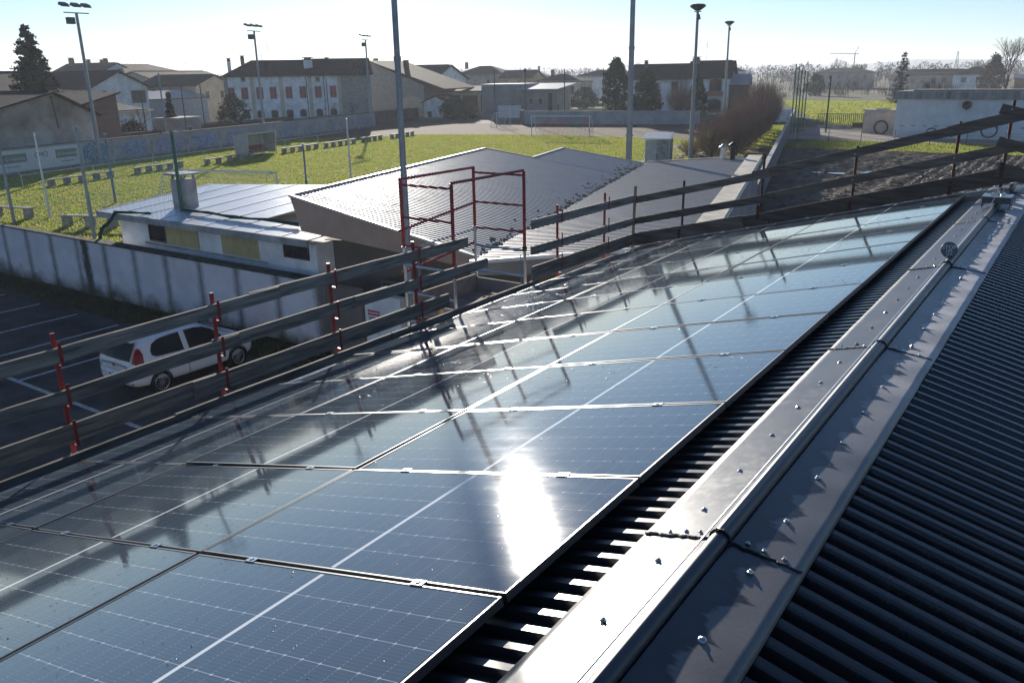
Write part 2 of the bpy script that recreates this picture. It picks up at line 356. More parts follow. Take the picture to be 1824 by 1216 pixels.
def solar_mat():
    m, nt, b = newmat('photovoltaic_glass')
    tc = nt.nodes.new('ShaderNodeTexCoord'); sp = N(nt, 'SeparateXYZ'); L(nt, tc.outputs['Generated'], sp.inputs[0])
    gx, gy = sp.outputs[0], sp.outputs[1]
    def cell(g, n, size):
        f = MATH(nt, 'FRACT', MATH(nt, 'MULTIPLY', g, n)); d = MATH(nt, 'MINIMUM', f, MATH(nt, 'SUBTRACT', 1.0, f)); return MATH(nt, 'MULTIPLY', d, size)
    dx = cell(gx, 20, .0925); dy = cell(gy, 6, .171); db = cell(gy, 54, .019)
    ly = MATH(nt, 'LESS_THAN', dy, .0017); lx = MATH(nt, 'LESS_THAN', dx, .0011); dia = MATH(nt, 'LESS_THAN', MATH(nt, 'ADD', dx, dy), .0085); lb = MATH(nt, 'LESS_THAN', db, .00045)
    cg = MATH(nt, 'LESS_THAN', MATH(nt, 'ABSOLUTE', MATH(nt, 'SUBTRACT', gx, .5)), .0062)
    ex = MATH(nt, 'GREATER_THAN', MATH(nt, 'ABSOLUTE', MATH(nt, 'SUBTRACT', gx, .5)), .4935); ey = MATH(nt, 'GREATER_THAN', MATH(nt, 'ABSOLUTE', MATH(nt, 'SUBTRACT', gy, .5)), .4915)
    dash = MATH(nt, 'GREATER_THAN', MATH(nt, 'FRACT', MATH(nt, 'MULTIPLY', gy, 60)), .45)
    oi = nt.nodes.new('ShaderNodeObjectInfo')
    n1 = NOISE(nt, COORD(nt), 6, 3)
    c = MIX(nt, n1, (.045,.066,.088), (.058,.080,.104))
    c = MIX(nt, MATH(nt, 'MULTIPLY', lb, .18), c, (.5,.52,.55)); c = MIX(nt, MATH(nt, 'MULTIPLY', MATH(nt, 'MULTIPLY', lx, dash), .45), c, (.5,.53,.56)); c = MIX(nt, MATH(nt, 'MULTIPLY', ly, .5), c, (.5,.53,.56))
    c = MIX(nt, MATH(nt, 'MULTIPLY', dia, .5), c, (.55,.57,.6)); c = MIX(nt, cg, c, (.62,.64,.66))
    edge = MATH(nt, 'MAXIMUM', ex, ey); c = MIX(nt, edge, c, (.03,.032,.036))
    L(nt, c, b.inputs['Base Color'])
    r = MATH(nt, 'MULTIPLY_ADD', NOISE(nt, COORD(nt, (1,3,1)), 3.0, 5), .045, .036); L(nt, r, b.inputs['Roughness'])
    b.inputs['IOR'].default_value = 1.5; b.inputs['Specular IOR Level'].default_value = .75
    return m
M['solar'] = solar_mat()

def sheet_mat(name, col, rough, spec=.5, metal=0.0, dirt=.4, dcol=(.12,.10,.085), bs=.04, coat=0.0):
    m, nt, b = newmat(name); b.inputs['Metallic'].default_value = metal; b.inputs['Specular IOR Level'].default_value = spec
    co = COORD(nt, (1,1,1)); a = NOISE(nt, co, 1.3, 6); g = NOISE(nt, co, 14, 5, .7); s = NOISE(nt, COORD(nt, (1.2,9,1)), 2, 5)
    d = MATH(nt, 'MULTIPLY', RAMP(nt, MATH(nt, 'ADD', MATH(nt, 'MULTIPLY', a, .6), MATH(nt, 'MULTIPLY', g, .4)), .5, .72), dirt)
    c = MIX(nt, d, MIX(nt, s, tuple(x*.8 for x in col), tuple(x*1.2 for x in col)), dcol); L(nt, c, b.inputs['Base Color'])
    L(nt, MATH(nt, 'ADD', MATH(nt, 'MULTIPLY_ADD', g, .12, rough-.06), MATH(nt, 'MULTIPLY', d, .4)), b.inputs['Roughness'])
    BUMP(nt, b, MATH(nt, 'ADD', a, MATH(nt, 'MULTIPLY', g, .04)), bs, .06); return m
M['anthracite'] = sheet_mat('anthracite_sheet', (.016,.018,.023), .30, .55, 0, .12, bs=.02)
M['ridgemetal'] = sheet_mat('anthracite_ridge_flashing', (.030,.034,.044), .37, .75, 0, .30, (.13,.115,.10), .03)
M['zinc'] = sheet_mat('grey_profiled_sheet', (.29,.31,.34), .5, .4, .1, .5, (.16,.14,.12), .05)
M['greysheet'] = sheet_mat('weathered_profiled_sheet', (.29,.285,.29), .5, .4, .1, .55, (.15,.13,.11), .05)
M['whitesheet'] = sheet_mat('pale_blue_white_sheet', (.58,.62,.66), .32, .5, 0, .3, (.40,.40,.40), .04)
M['copperedge'] = mat('pale_metal_edge', (.60,.52,.44), .4, .3, var=.1)
M['whitecap'] = mat('white_metal_cap', (.70,.69,.68), .5, var=.1, vscale=2)
M['ivorycap'] = mat('ivory_coping', (.58,.52,.43), .75, var=.2, vscale=2)

m, nt, b = newmat('raindrop'); M['drop'] = m
b.inputs['Base Color'].default_value = (.012,.014,.018,1); b.inputs['Roughness'].default_value = .16; b.inputs['IOR'].default_value = 1.33; b.inputs['Specular IOR Level'].default_value = .9

def sun_lobe_mat():        # far wing of the ridge: sunlit lobes painted pale above the edge, dark rims
    m, nt, b = newmat('ridge_flashing_painted_sun_lobes'); b.inputs['Specular IOR Level'].default_value = .7
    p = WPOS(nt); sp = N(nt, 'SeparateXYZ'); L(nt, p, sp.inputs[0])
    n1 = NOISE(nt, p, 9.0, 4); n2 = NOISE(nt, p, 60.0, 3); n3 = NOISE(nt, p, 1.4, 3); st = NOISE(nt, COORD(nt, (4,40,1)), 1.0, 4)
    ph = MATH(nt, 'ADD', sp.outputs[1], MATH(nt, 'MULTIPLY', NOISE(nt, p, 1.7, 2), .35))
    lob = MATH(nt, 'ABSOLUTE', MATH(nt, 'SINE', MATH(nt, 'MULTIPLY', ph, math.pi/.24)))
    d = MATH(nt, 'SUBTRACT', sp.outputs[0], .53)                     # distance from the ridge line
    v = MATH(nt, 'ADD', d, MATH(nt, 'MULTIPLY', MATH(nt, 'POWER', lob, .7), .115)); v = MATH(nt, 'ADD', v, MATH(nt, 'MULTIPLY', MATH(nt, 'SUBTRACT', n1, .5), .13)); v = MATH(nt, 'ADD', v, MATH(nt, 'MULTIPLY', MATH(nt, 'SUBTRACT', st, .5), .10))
    sunlobe = RAMP(nt, v, .225, .25); rim = MATH(nt, 'MULTIPLY', RAMP(nt, v, .165, .225), MATH(nt, 'SUBTRACT', 1.0, sunlobe))
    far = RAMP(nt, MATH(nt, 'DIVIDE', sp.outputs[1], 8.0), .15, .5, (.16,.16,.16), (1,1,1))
    k = MATH(nt, 'MULTIPLY', MATH(nt, 'MULTIPLY', sunlobe, far), MATH(nt, 'MULTIPLY_ADD', RAMP(nt, n3, .35, .6), .45, .55))
    c = MIX(nt, rim, (.018,.021,.028), (.008,.008,.010)); c = MIX(nt, MATH(nt, 'MULTIPLY', sunlobe, .35), c, (.085,.075,.065)); c = MIX(nt, k, c, MIX(nt, n2, (.50,.47,.46), (.80,.77,.75)))
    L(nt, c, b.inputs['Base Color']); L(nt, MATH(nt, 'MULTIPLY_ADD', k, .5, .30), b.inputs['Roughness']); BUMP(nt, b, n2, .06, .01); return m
M['ridgesunlobes'] = sun_lobe_mat()

M['ribgloss'] = sheet_mat('glossy_anthracite_sheet', (.009,.010,.013), .24, .6, 0, .10, bs=.015)
# ================================================================== setting
def sheet(name, pts, z, m):
    return struct(MB().add([(x, y, z) for x, y in pts], [tuple(range(len(pts)))]).build(name, m))
sheet('ground', [(-9000,-9000),(9000,-9000),(9000,9000),(-9000,9000)], -.03, M['far'])
def stp(pts): return [ST(s, t)[:2] for s, t in pts]
sheet('earth_track', stp([(-61,28),(-2,13.5),(-2,121),(-75,121)]), -.012, M['dirt'])
sheet('football_pitch', stp([(-60.9,29.95),(-2,13.7),(-2,70),(-6,90),(-11,93.2),(-20,96.6),(-32,99.2),(-41,98.6),(-47.5,97.5),(-53,92),(-60.9,88)]), 0.0, M['grass'])
sheet('back_road', stp([(-75,121.4),(4,121.4),(4,131),(-75,131)]), -.008, M['asphalt'])
sheet('village_ground', stp([(-300,20),(-61.5,20),(-61.5,121),(-300,121)]), -.02, M['meadow'])
sheet('meadow', [(-60,112.5),(-14,112.5),(20,170),(-20,215),(-80,205)], -.015, M['meadow'])
sheet('meadow_lot', stp([(-44,133),(-32,133),(-30,210),(-75,210)]), -.014, M['meadow'])
sheet('dry_field', [(-300,215),(-20,215),(60,190),(200,200),(200,420),(-300,420)], -.018, mat('stubble_field', (.17,.145,.09), .95, vscale=.05, col2=(.12,.12,.06), bump=.6, bscale=.8, bdist=.2))
sheet('parking_lot', [(-64,-40),(-3,-40),(-3,11.8),(-64,11.8)], 0.0, M['asphalt'])
sheet('concrete_yard', [(-34,92.5),(16,92.5),(16,111.5),(-34,111.5)], .004, mat('yard_concrete', (.34,.31,.28), .9, vscale=.4, col2=(.24,.20,.16), bump=.3, bscale=6))
sheet('grass_verge', [(-24,80),(16,80),(16,92.5),(-26,92.5)], .002, M['meadow'])
sheet('gravel_alley', [(-16.5,13),(-6,12.1),(-6,16),(-16,16)], .001, mat('alley_concrete', (.14,.13,.12), .9, var=.3, vscale=.8))
sheet('shrub_verge', stp([(-12,66),(-1.9,66),(-1.9,121),(-12,121)]), .006, M['meadow'])

# painted bays
pm = MB()
for x in (-33.0,-30.5,-28.0,-25.55,-23.15,-20.6,-15.7): pm.box(x-.06, x+.06, 7.2, 11.45, .0035, .005)
for x0, x1 in ((-45,-13.2),): pm.box(x0, x1, 7.08, 7.2, .0035, .0052)
struct(pm.build('parking_bay_markings', M['line']))

# ploughed field with real clods
rng = random.Random(3); mb = MB(); nx, ny = 330, 580
x0, x1, y0, y1 = -17.0, 22.0, 13.0, 82.0
def hash2(i, j): return ((math.sin(i*12.9898+j*78.233)*43758.5453) % 1.0)
hh = {}
for j in range(ny+1):
    for i in range(nx+1):
        x = x0+(x1-x0)*i/nx; y = y0+(y1-y0)*j/ny
        xo = -(y-13)*.2755 if x < -5 else 0
        a = rng.random(); z = .04*math.sin(x*2*math.pi/.7)+.06*a+.11*(a**5)+.03*math.sin(y*.8+x*.3)
        ed = min(1, (i/12.0), ((nx-i)/12.0), (j/12.0), ((ny-j)/12.0))
        mb.v.append((x+xo*max(0,(1-i/70)) , y+(rng.random()-.5)*.15, z*ed+.02))
for j in range(ny):
    for i in range(nx):
        k = j*(nx+1)+i; mb.f.append((k, k+1, k+nx+2, k+nx+1))
struct(mb.build('ploughed_field', M['soil'], smooth=True))
wp = MB()
for cx, cy, rx, ry in ((-10.5,62.5,2.2,.55),(-13.8,61.0,1.4,.35),(-7.2,63.5,1.0,.3)):
    n = 20; pts = []
    for i in range(n):
        a = 2*math.pi*i/n; k = 1+.25*math.sin(3*a+cx); pts.append((cx+rx*k*math.cos(a), cy+ry*k*math.sin(a), .16))
    wp.add(pts, [tuple(range(n))])
struct(wp.build('puddle_water', glass_mat('puddle', (.03,.03,.03), .03)))

# far hills, faint over the plain
hb = MB(); rng = random.Random(11)
for base, rad, hmax, ph in ((0, 4400, 58, 0.0), (1, 3700, 36, 2.1)):
    n = 160; pv = []
    for i in range(n+1):
        a = -1.35+2.1*i/n; h = hmax*(.45+.25*math.sin(a*7+ph)+.18*math.sin(a*17+ph*2)+.10*math.sin(a*41+ph)+.05*math.sin(a*97))
        if a < -.55: h *= max(0.0, 1-(-.55-a)*1.6)
        x, y = math.sin(a)*rad, math.cos(a)*rad
        pv += [(x, y, -5), (x, y, max(2, h)), (x*1.15, y*1.15, -5)]
    hb.add(pv, [(3*i, 3*i+3, 3*i+4, 3*i+1) for i in range(n)] + [(3*i+1, 3*i+4, 3*i+5, 3*i+2) for i in range(n)])
struct(hb.build('hills', mat('hill_forest', (.06,.075,.06), .95, var=.3, vscale=.004), smooth=True))

# ================================================================== boundary walls
# cast concrete wall between the car park and the sports ground
w = thing('concrete_wall', 'long pale concrete wall with black streaks behind the parked car', 'wall', (-35, 12.55, 0))
pe = [-63.0]; 
while pe[-1] < -15.5: pe.append(pe[-1]+1.72)
pe[-1] = -14.95
for a, c in zip(pe[:-1], pe[1:]):
    dy = random.uniform(-.008,.008)
    MB().box(a+35+.008, c+35-.008, -.06+dy, .06+dy, .12, 2.2).build('panel', M['stain'], w)
MB().box(-28, 20.04, -.14, -.062, 0, .34).build('plinth', M['moss'], w)
cp = MB(); cp.box(-28, 9.0, -.10, .14, 2.203, 2.255); cp.build('coping', mat('dirty_coping', (.13,.115,.10), .9, var=.4, vscale=4, bump=.5), w)
MB().box(9.01, 20.05, -.10, .30, 2.203, 2.25).build('gutter_ledge', mat('mossy_ledge', (.07,.08,.07), .9, var=.4, vscale=5), w)
kb = MB(); rng = random.Random(5)
for i in range(150):
    x = -63+i*.33
    kb.add([(x,11.74+.04*rng.random(),0),(x+.33,11.74+.04*rng.random(),0),(x+.33,12.0,.10+.05*rng.random()),(x,12.0,.10+.05*rng.random()),(x+.33,12.42,.16+.08*rng.random()),(x,12.42,.16+.08*rng.random())],[(0,1,2,3),(3,2,4,5)])
stuff(kb.build('mossy_bank', M['moss']), 'dark mossy bank along the foot of the streaked wall', 'bank')
wd = MB()
for i in range(2600):
    x = rng.uniform(-40,-13); y = rng.choice((rng.uniform(11.75,12.45), rng.uniform(12.2,12.45))); h = rng.uniform(.05,.22)*(1.6 if x > -24 else 1); a = rng.uniform(0,6.28)
    wd.add([(x,y,.05),(x+.035*math.cos(a),y+.035*math.sin(a),.05),(x+rng.uniform(-.09,.09),y+rng.uniform(-.09,.09),.12+h)],[(0,1,2)])
stuff(wd.build('bank_weeds', mat('dull_weeds', (.045,.06,.022), .9, var=.4, vscale=1)), 'low dark weeds growing at the foot of the streaked wall', 'weeds')

# graffiti wall along the far touchline
gw = thing('graffiti_wall', 'long low wall painted with blue and purple graffiti behind the pitch', 'wall', ST(-61.15, 60), FROT)
t = -36.0; i = 0
while t < 50:
    ln = 5.2
    gm = GR[[3,0,1,2,1,3,4,3,4][min(8, max(0, int((t+60-46)/5.2)))]] if t+60 > 40 else GR[3]
    MB().box(-.09, .09, t+.16, t+ln-.16, 0, 2.1).build('panel', gm, gw)
    MB().box(-.13, .13, t-.155, t+.155, 0, 2.12).build('pillar', M['concrete'], gw)
    t += ln; i += 1
MB().box(-.15, .15, -36.1, 50.1, 2.125, 2.17).build('coping', mat('dark_coping', (.10,.085,.07), .9, var=.3), gw)

# wall across the far end
fwall = thing('far_end_wall', 'white painted wall behind the far goal with dark joints', 'wall', ST(-40.2, 121.2), FROT)
for k in range(7):
    MB().box(k*3.75+.1, k*3.75+3.65, -.08, .08, 0, 1.85).build('panel', mat('stained_white_wall%d' % k, (.40,.42,.44), .9, vscale=.7, col2=(.26,.29,.30), bump=.2), fwall)
    MB().box(k*3.75-.095, k*3.75+.095, -.12, .12, 0, 1.88).build('pillar', M['concrete'], fwall)
MB().box(-.1, 26.3, -.12, .12, 1.885, 1.93).build('coping', M['concrete'], fwall)
gp = thing('gate_post', 'dark stone gate post at the left end of the far white wall', 'post', ST(-40.75, 121.2), FROT)
MB().box(-.28,.28,-.28,.28,0,1.95).build('shaft', M['taupe'], gp); MB().box(-.34,.34,-.34,.34,1.952,2.05).build('cap', M['concrete'], gp)
gg = thing('mesh_gate', 'green wire mesh gate at the right end of the far wall', 'gate', ST(-13.9, 121.2), FROT)
gm_ = MB(); gm_.ring(0, 3.2, .05, 1.9, .06, -.03, .03); gm_.build('gate_frame', M['greenpole'], gg)
g2 = MB()
for k in range(30): g2.tube((.1+k*.1,0,.1),(.1+k*.1,0,1.86),.008,n=3,cap=False)
for k in range(16): g2.tube((.06,0,.15+k*.11),(3.14,0,.15+k*.11),.008,n=3,cap=False)
g2.build('wire_mesh', M['greenpole'], gg)

# boundary wall right of the shrubs
bw = thing('side_boundary_wall', 'grey concrete boundary wall running back beside the bare shrubs', 'wall', ST(-1.55, 40), FROT)
for k in range(23):
    MB().box(-.09, .09, k*3.8+.01, k*3.8+3.79, 0, 1.7+(.02 if k % 2 else 0)).build('panel', mat('grey_wall_%d' % (k % 3), (.25,.25,.26), .9, vscale=.8, col2=(.14,.14,.13), bump=.3) if k < 3 else bpy.data.materials['grey_wall_%d' % (k % 3)], bw)
MB().box(-.14,.14,0,87.4,1.725,1.79).build('coping', M['concrete'], bw)
cw = MB(); cw.box(0, 5.0, -.08, .08, 0, 1.8)
tag(cw.build('end_wall', M['white_plaster'], None, loc=ST(-6.6, 128), rz=FROT), 'short white cross wall behind the green netting masts', 'wall')
# ================================================================== the hall with the solar roof
P = 0.2451467; CP, SP = math.cos(P), math.sin(P); TP = math.tan(P)
RX = 0.53                       # ridge
ZP = 5.65                      # height of the panel plane at X = 0
def zl(x, off=0.0): return ZP + x*TP - off/CP          # left slope
ROFF = .075
ZR = zl(RX, ROFF)
def zr(x, off=0.0): return ZR - (x-RX)*TP - off/CP
hall = thing('roofed_hall', 'hall with dark corrugated metal roof under the solar panels', 'building', (0, 0, 0))
YN, YF = -14.0, 12.02
MB().box(-5.1, 6.1, YN+.2, YF-.12, 0, 4.10).add([(-5.1,YF-.12,4.10),(6.1,YF-.12,4.10),(RX,YF-.12,ZR-.2),(-5.1,YN+.2,4.10),(6.1,YN+.2,4.10),(RX,YN+.2,ZR-.2)], [(0,1,2),(5,4,3)]).build('wall', M['white_plaster'], hall)
def corrugated(side, xa, xb, zf, pitch, height, name, mat_, prof):
    mb = MB(); y = YN; row = []
    while y < YF:
        for u, h in prof: row.append((y+u*pitch, h*height))
        y += pitch
    xs = [xa, (xa+xb)/2, xb]; n = len(row)
    for x in xs:
        for yy, hh in row: mb.v.append((x, yy, zf(x)+hh))
    for k in range(len(xs)-1):
        for i in range(n-1):
            a = k*n+i; q = (a, a+1, a+n+1, a+n); mb.f.append(q if (xb < xa) else q[::-1])
    return mb.build(name, mat_, hall)
trap = ((0,0),(.52,0),(.60,1),(.92,1))
corrugated(-1, .50, -5.28, lambda x: zl(x, ROFF+.03), .105, .034, 'roof_sheet', M['anthracite'], trap)
corrugated(1, .56, 6.4, lambda x: zr(x, .046), .112, .050, 'roof_sheet', M['ribgloss'], ((0,0),(.34,0),(.46,.8),(.52,1),(.80,1),(.86,.8)))
# gable trim and eave gutter
mb = MB(); mb.prism([(-5.3, YF, zl(-5.3, ROFF+.16)), (RX, YF, zl(RX, ROFF+.16)), (RX, YF, zl(RX, ROFF-.012)), (-5.3, YF, zl(-5.3, ROFF-.012))], (0,.10,0))
mb.prism([(6.4, YF, zr(6.4, .16)), (RX, YF, zr(RX, .16)), (RX, YF, zr(RX, -.012)), (6.4, YF, zr(6.4, -.012))][::-1], (0,.10,0))
mb.build('gable_trim', M['anthracite'], hall)
zg = zl(-5.28, ROFF+.03)
g = MB()
for k in range(8):
    a0 = math.pi*(1+k/8); a1 = math.pi*(1+(k+1)/8)
    g.add([(-5.36+.075*math.cos(a0), YN, zg-.01+.075*math.sin(a0)), (-5.36+.075*math.cos(a1), YN, zg-.01+.075*math.sin(a1)), (-5.36+.075*math.cos(a1), YF, zg-.01+.075*math.sin(a1)), (-5.36+.075*math.cos(a0), YF, zg-.01+.075*math.sin(a0))], [(0,1,2,3)])
g.tube((-5.435,YN,zg-.01),(-5.435,YF,zg-.01),.012,n=6)
g.build('gutter', M['darkalu'], hall)

# ridge flashing in overlapping lengths, with a roll along the crown
rngr = random.Random(21)
seams = [-12.7,-10.02,-7.35,-4.68,-2.02,.645,3.32,5.96,8.64,11.28,12.14]
for si in range(len(seams)-1):
    ya, yb = seams[si], seams[si+1]+.05
    lift = .0028*(si % 2)
    # left wing
    mb = MB(); nu, nv = 8, 26
    def wing(sgn, u, y):
        d = .04+u*.262
        x = RX+sgn*d; base = ZR-d*TP+.012+lift
        return x, base
    for sgn in (-1, 1):
        mbx = MB()
        for j in range(nv+1):
            y = ya+(yb-ya)*j/nv
            for i in range(nu+1):
                u = i/nu; x, z = wing(sgn, u, y); d_ = .04+u*.262
                if sgn > 0:        # the far wing is buckled between its screws
                    bw_ = (math.sin(y*2*math.pi/.425+.6)*.5+.5)
                    z += d_*(TP-math.tan(R(7.0)))+.0090*bw_*math.sin(u*math.pi*.9)*max(0,u-.15) + .0014*math.sin(y*7.3+u*4)+.0012*math.sin(y*19+1)*u
                else:
                    z += .0010*math.sin(y*2*math.pi/.425)*u + .0007*math.sin(y*5.1)
                mbx.v.append((x, y, z))
        w_ = nu+1
        for j in range(nv):
            for i in range(nu):
                a = j*w_+i; q = (a, a+1, a+w_+1, a+w_); mbx.f.append(q if sgn > 0 else q[::-1])
        # folded lip
        o = len(mbx.v)
        for j in range(nv+1):
            x, y, z = mbx.v[j*w_+nu]; mbx.v.append((x+sgn*.003, y, z-(.014 if sgn < 0 else .034)))
        for j in range(nv):
            q = (j*w_+nu, o+j, o+j+1, (j+1)*w_+nu); mbx.f.append(q if sgn > 0 else q[::-1])
        mbx.build('ridge_flashing', M['ridgesunlobes'] if sgn > 0 else M['ridgemetal'], hall, smooth=True)
    # roll
    mb = MB(); n = 14; rr = .034+lift*.5
    for yy in (ya, yb):
        for k in range(n+1):
            a = R(-32)+(R(244))*k/n; mb.v.append((RX+rr*math.cos(a), yy, ZR+.012+lift+rr*math.sin(a)))
    for k in range(n): mb.f.append((k, k+1, n+1+k+1, n+1+k))
    mb.f = [f[::-1] for f in mb.f]
    mb.build('ridge_roll', M['ridgemetal'], hall, smooth=True)
    # smeared sealant along the lap
    if si > 0:
        for sgn, mm in ((-1, M['sealant']), (1, M['sealdark'])):
            mb = MB(); pts = []
            for k in range(26):
                u = k/25; d = .04+u*.262
                pts.append((RX+sgn*d, ya+rngr.uniform(-.006,.006)+.002, ZR-d*(TP if sgn < 0 else math.tan(R(7.0)))+.0165))
            mb.path(pts, .0048, .0058, 5); mb.build('sealant_bead', mm, hall)
        mb = MB(); pts = [(RX+.0395*math.cos(R(a)), ya+rngr.uniform(-.004,.004), ZR+.014+.0395*math.sin(R(a))) for a in range(-20, 210, 12)]
        mb.path(pts, .004, .004, 5); mb.build('sealant_bead', M['sealdark'], hall)
# screws with domed washers
sm = MB(); sm.lathe([(.0135,0),(.0135,.003),(.0095,.0058),(.0062,.0062)], n=12); sm.lathe([(.0055,.006),(.0055,.0115),(.0035,.0125)], n=6)
sme = sm.mesh('screw', False); sme.materials.append(M['steel'])
y = -6.35
while y < 11.9:
    for sgn, d, zo in ((-1, .155, .0135), (1, .16, .0175)):
        yy = y + (0 if sgn < 0 else .06)+rngr.uniform(-.012,.012); x = RX+sgn*d
        o = put('screw', sme, hall, (x, yy, ZR-d*(TP if sgn < 0 else math.tan(R(7.0)))+zo), rot=(rngr.uniform(-.12,.12), sgn*P+rngr.uniform(-.12,.12), rngr.uniform(0,6)))
    y += .425
for sy in seams[2:-1]:
    for sgn in (-1, 1):
        for d in (.09, .15, .22):
            o = put('screw', sme, hall, (RX+sgn*(d+rngr.uniform(-.015,.015)), sy+.035+rngr.uniform(-.008,.008), ZR-d*(TP if sgn < 0 else math.tan(R(7.0)))+.0165), rot=(0, sgn*P, rngr.uniform(0,6))); o.scale = (.7,.7,.8)

# lifeline anchor, cable, warning disc
an = thing('lifeline_anchor', 'shiny steel lifeline anchor plate straddling the roof ridge', 'anchor', (RX, 9.85, ZR+.06))
mb = MB(); mb.box(-.16,.16,-.15,.15,.075,.083); mb.build('plate', M['steel'], an)
mb = MB(); mb.box(-.155,-.145,-.14,.14,-.055,.074); mb.box(.145,.155,-.14,.14,-.055,.074); mb.box(-.144,.144,-.148,-.142,.0,.074); mb.box(-.144,.144,.142,.148,.0,.074); mb.build('bracket', M['darkalu'], an)
mb = MB(); mb.lathe([(.03,.084),(.03,.10),(.014,.105),(.014,.15),(.02,.155),(.02,.175)], n=10); mb.box(-.075,-.04,-.06,.06,.084,.11); mb.box(.04,.075,-.06,.06,.084,.11); mb.build('cable_clamp', M['steel'], an)
cb = MB(); cb.path([(RX-.030,-12,ZR+.060),(RX-.030,6.0,ZR+.058),(RX-.026,9.4,ZR+.075),(RX,9.85,ZR+.22)], .0032, .0032, 6)
tag(cb.build('safety_cable', M['steel']), 'thin steel safety cable stretched along the ridge roll', 'cable')
dc = thing('warning_disc', 'round grey disc reading STOP on the safety cable', 'sign', (RX-.032, 6.24, ZR+.075))
FACE = (R(72), 0, R(26))
d1 = MB(); d1.tube((0,0,-.003),(0,0,.003),.072,n=36); d = d1.build('disc', M['discgrey'], dc); d.rotation_euler = FACE; d.location = (0,0,.025)
for txt, sz, off in (('STOP', .050, .022), ('LIFE', .032, -.012), ('LINE', .026, -.040)):
    me = text_mesh(txt, sz, .002); me.materials.append(M['letterwhite']); o = put('lettering', me, d, (0, off, .0045))
mb = MB(); mb.box(-.012,.012,-.012,.012,-.055,-.035); mb.build('clip', M['steel'], dc)

# ================================================================== solar panels
W_P = 1.05; GAPW = .022
VROW = [0.0, 1.878, 3.675, 5.265]
ROWN = ['along the ridge', 'in the middle row', 'along the eave']
sw = W_P-GAPW
panel_rot = Matrix(((-CP, 0, -SP), (0, -1, 0), (-SP, 0, CP))).to_euler()
clamp = MB(); clamp.box(-.03,.03,-.019,.019,.0005,.004); clamp.box(-.008,.008,-.008,.008,.004,.008)
cme = clamp.mesh('clamp'); cme.materials.append(M['steel'])
meshes = []
for r_ in range(3):
    hh = VROW[r_+1]-VROW[r_]-.018
    fb = MB(); lw = .008
    fb.box(0, lw, 0, sw, -.035, 0); fb.box(hh-lw, hh, 0, sw, -.035, 0); fb.box(lw, hh-lw, 0, lw, -.035, 0); fb.box(lw, hh-lw, sw-lw, sw, -.035, 0)
    fm = fb.mesh('frame'); fm.materials.append(M['alu'])
    gb = MB(); gb.box(lw+.0005, hh-lw-.0005, lw+.0005, sw-lw-.0005, -.012, -.0022); gm2 = gb.mesh('glass'); gm2.materials.append(M['solar'])
    meshes.append((fm, gm2, hh))
rngp = random.Random(9); TILT1 = .25
I0, I1 = -3, 10
for r_ in range(3):
    fm, gm2, hh = meshes[r_]
    for i in range(I0, I1+1):
        v0 = VROW[r_]; x = -v0*CP; z = ZP-v0*SP
        nth = ORD[I1-i]
        pn = thing('solar_panel', 'solar panel %s, %s from the far gable' % (ROWN[r_], nth), 'solar panel', (x, (i+1)*W_P-GAPW/2, z), 0, 'solar panels on the left roof slope')
        e = panel_rot.copy(); e.x += R(rngp.uniform(-.22,.22)); e.y += R(rngp.uniform(-.28,.28)); pn.rotation_euler = e
        if r_ == 0 and i == 0: pn.rotation_euler = panel_rot
        if r_ == 0 and i in (-1, 1, 2): e = panel_rot.copy(); e.y += R({-1: .15, 1: TILT1, 2: .15}[i]); pn.rotation_euler = e
        put('frame', fm, pn); put('glass', gm2, pn)
        for q in (.22, .78): put('clamp', cme, pn, (hh*q, -GAPW/2, 0.0))
rl = MB()
for v in [VROW[0]+.41, VROW[0]+1.46, VROW[1]+.4, VROW[1]+1.4, VROW[2]+.35, VROW[2]+1.24]:
    for (yy, ye) in ((-3.2, 11.6),): rl.bar((-v*CP+SP*.053, yy, ZP-v*SP-CP*.053), (-v*CP+SP*.053, ye, ZP-v*SP-CP*.053), .04, .034, up=(-SP,0,CP))
rl.build('mounting_rail', M['alu'], hall)

# raindrops left on the glass
db = MB(); rngd = random.Random(31); n6 = 7
def drop(v, y, r):
    c = Vector((-v*CP, y, ZP-v*SP)); ax = Vector((-CP,0,-SP)); ay = Vector((0,1,0)); nz = Vector((-SP,0,CP)); c = c-nz*.0022
    k = rngd.uniform(.8,1.7); vs = []
    for rr, zz in ((1,0),(.72,.16),(.30,.25)):
        for q in range(n6):
            a = 2*math.pi*q/n6; vs.append(c+ax*(r*rr*k*math.cos(a))+ay*(r*rr*math.sin(a))+nz*(zz*r))
    fs = [(j*n6+q, (j+1)*n6+q, (j+1)*n6+(q+1)%n6, j*n6+(q+1)%n6) for j in range(2) for q in range(n6)] + [tuple(2*n6+q for q in range(n6-1,-1,-1))]
    db.add(vs, fs)
for _ in range(7200):
    v = rngd.uniform(.03, 5.2); y = rngd.uniform(-2.0, 11.4)
    if y > 3 or v > 2 or rngd.random() < .55: drop(v, y, rngd.choice((.0016,.0022,.003,.0036)) if y < 2.5 else rngd.choice((.0025,.0035,.0045,.006)))
for _ in range(2200): drop(rngd.uniform(2.2,5.2), rngd.uniform(3.0,11.4), rngd.choice((.0025,.0035,.0045)))
stuff(db.build('raindrops', M['drop'], smooth=True), 'scattered raindrops lying on the solar panel glass', 'raindrops')
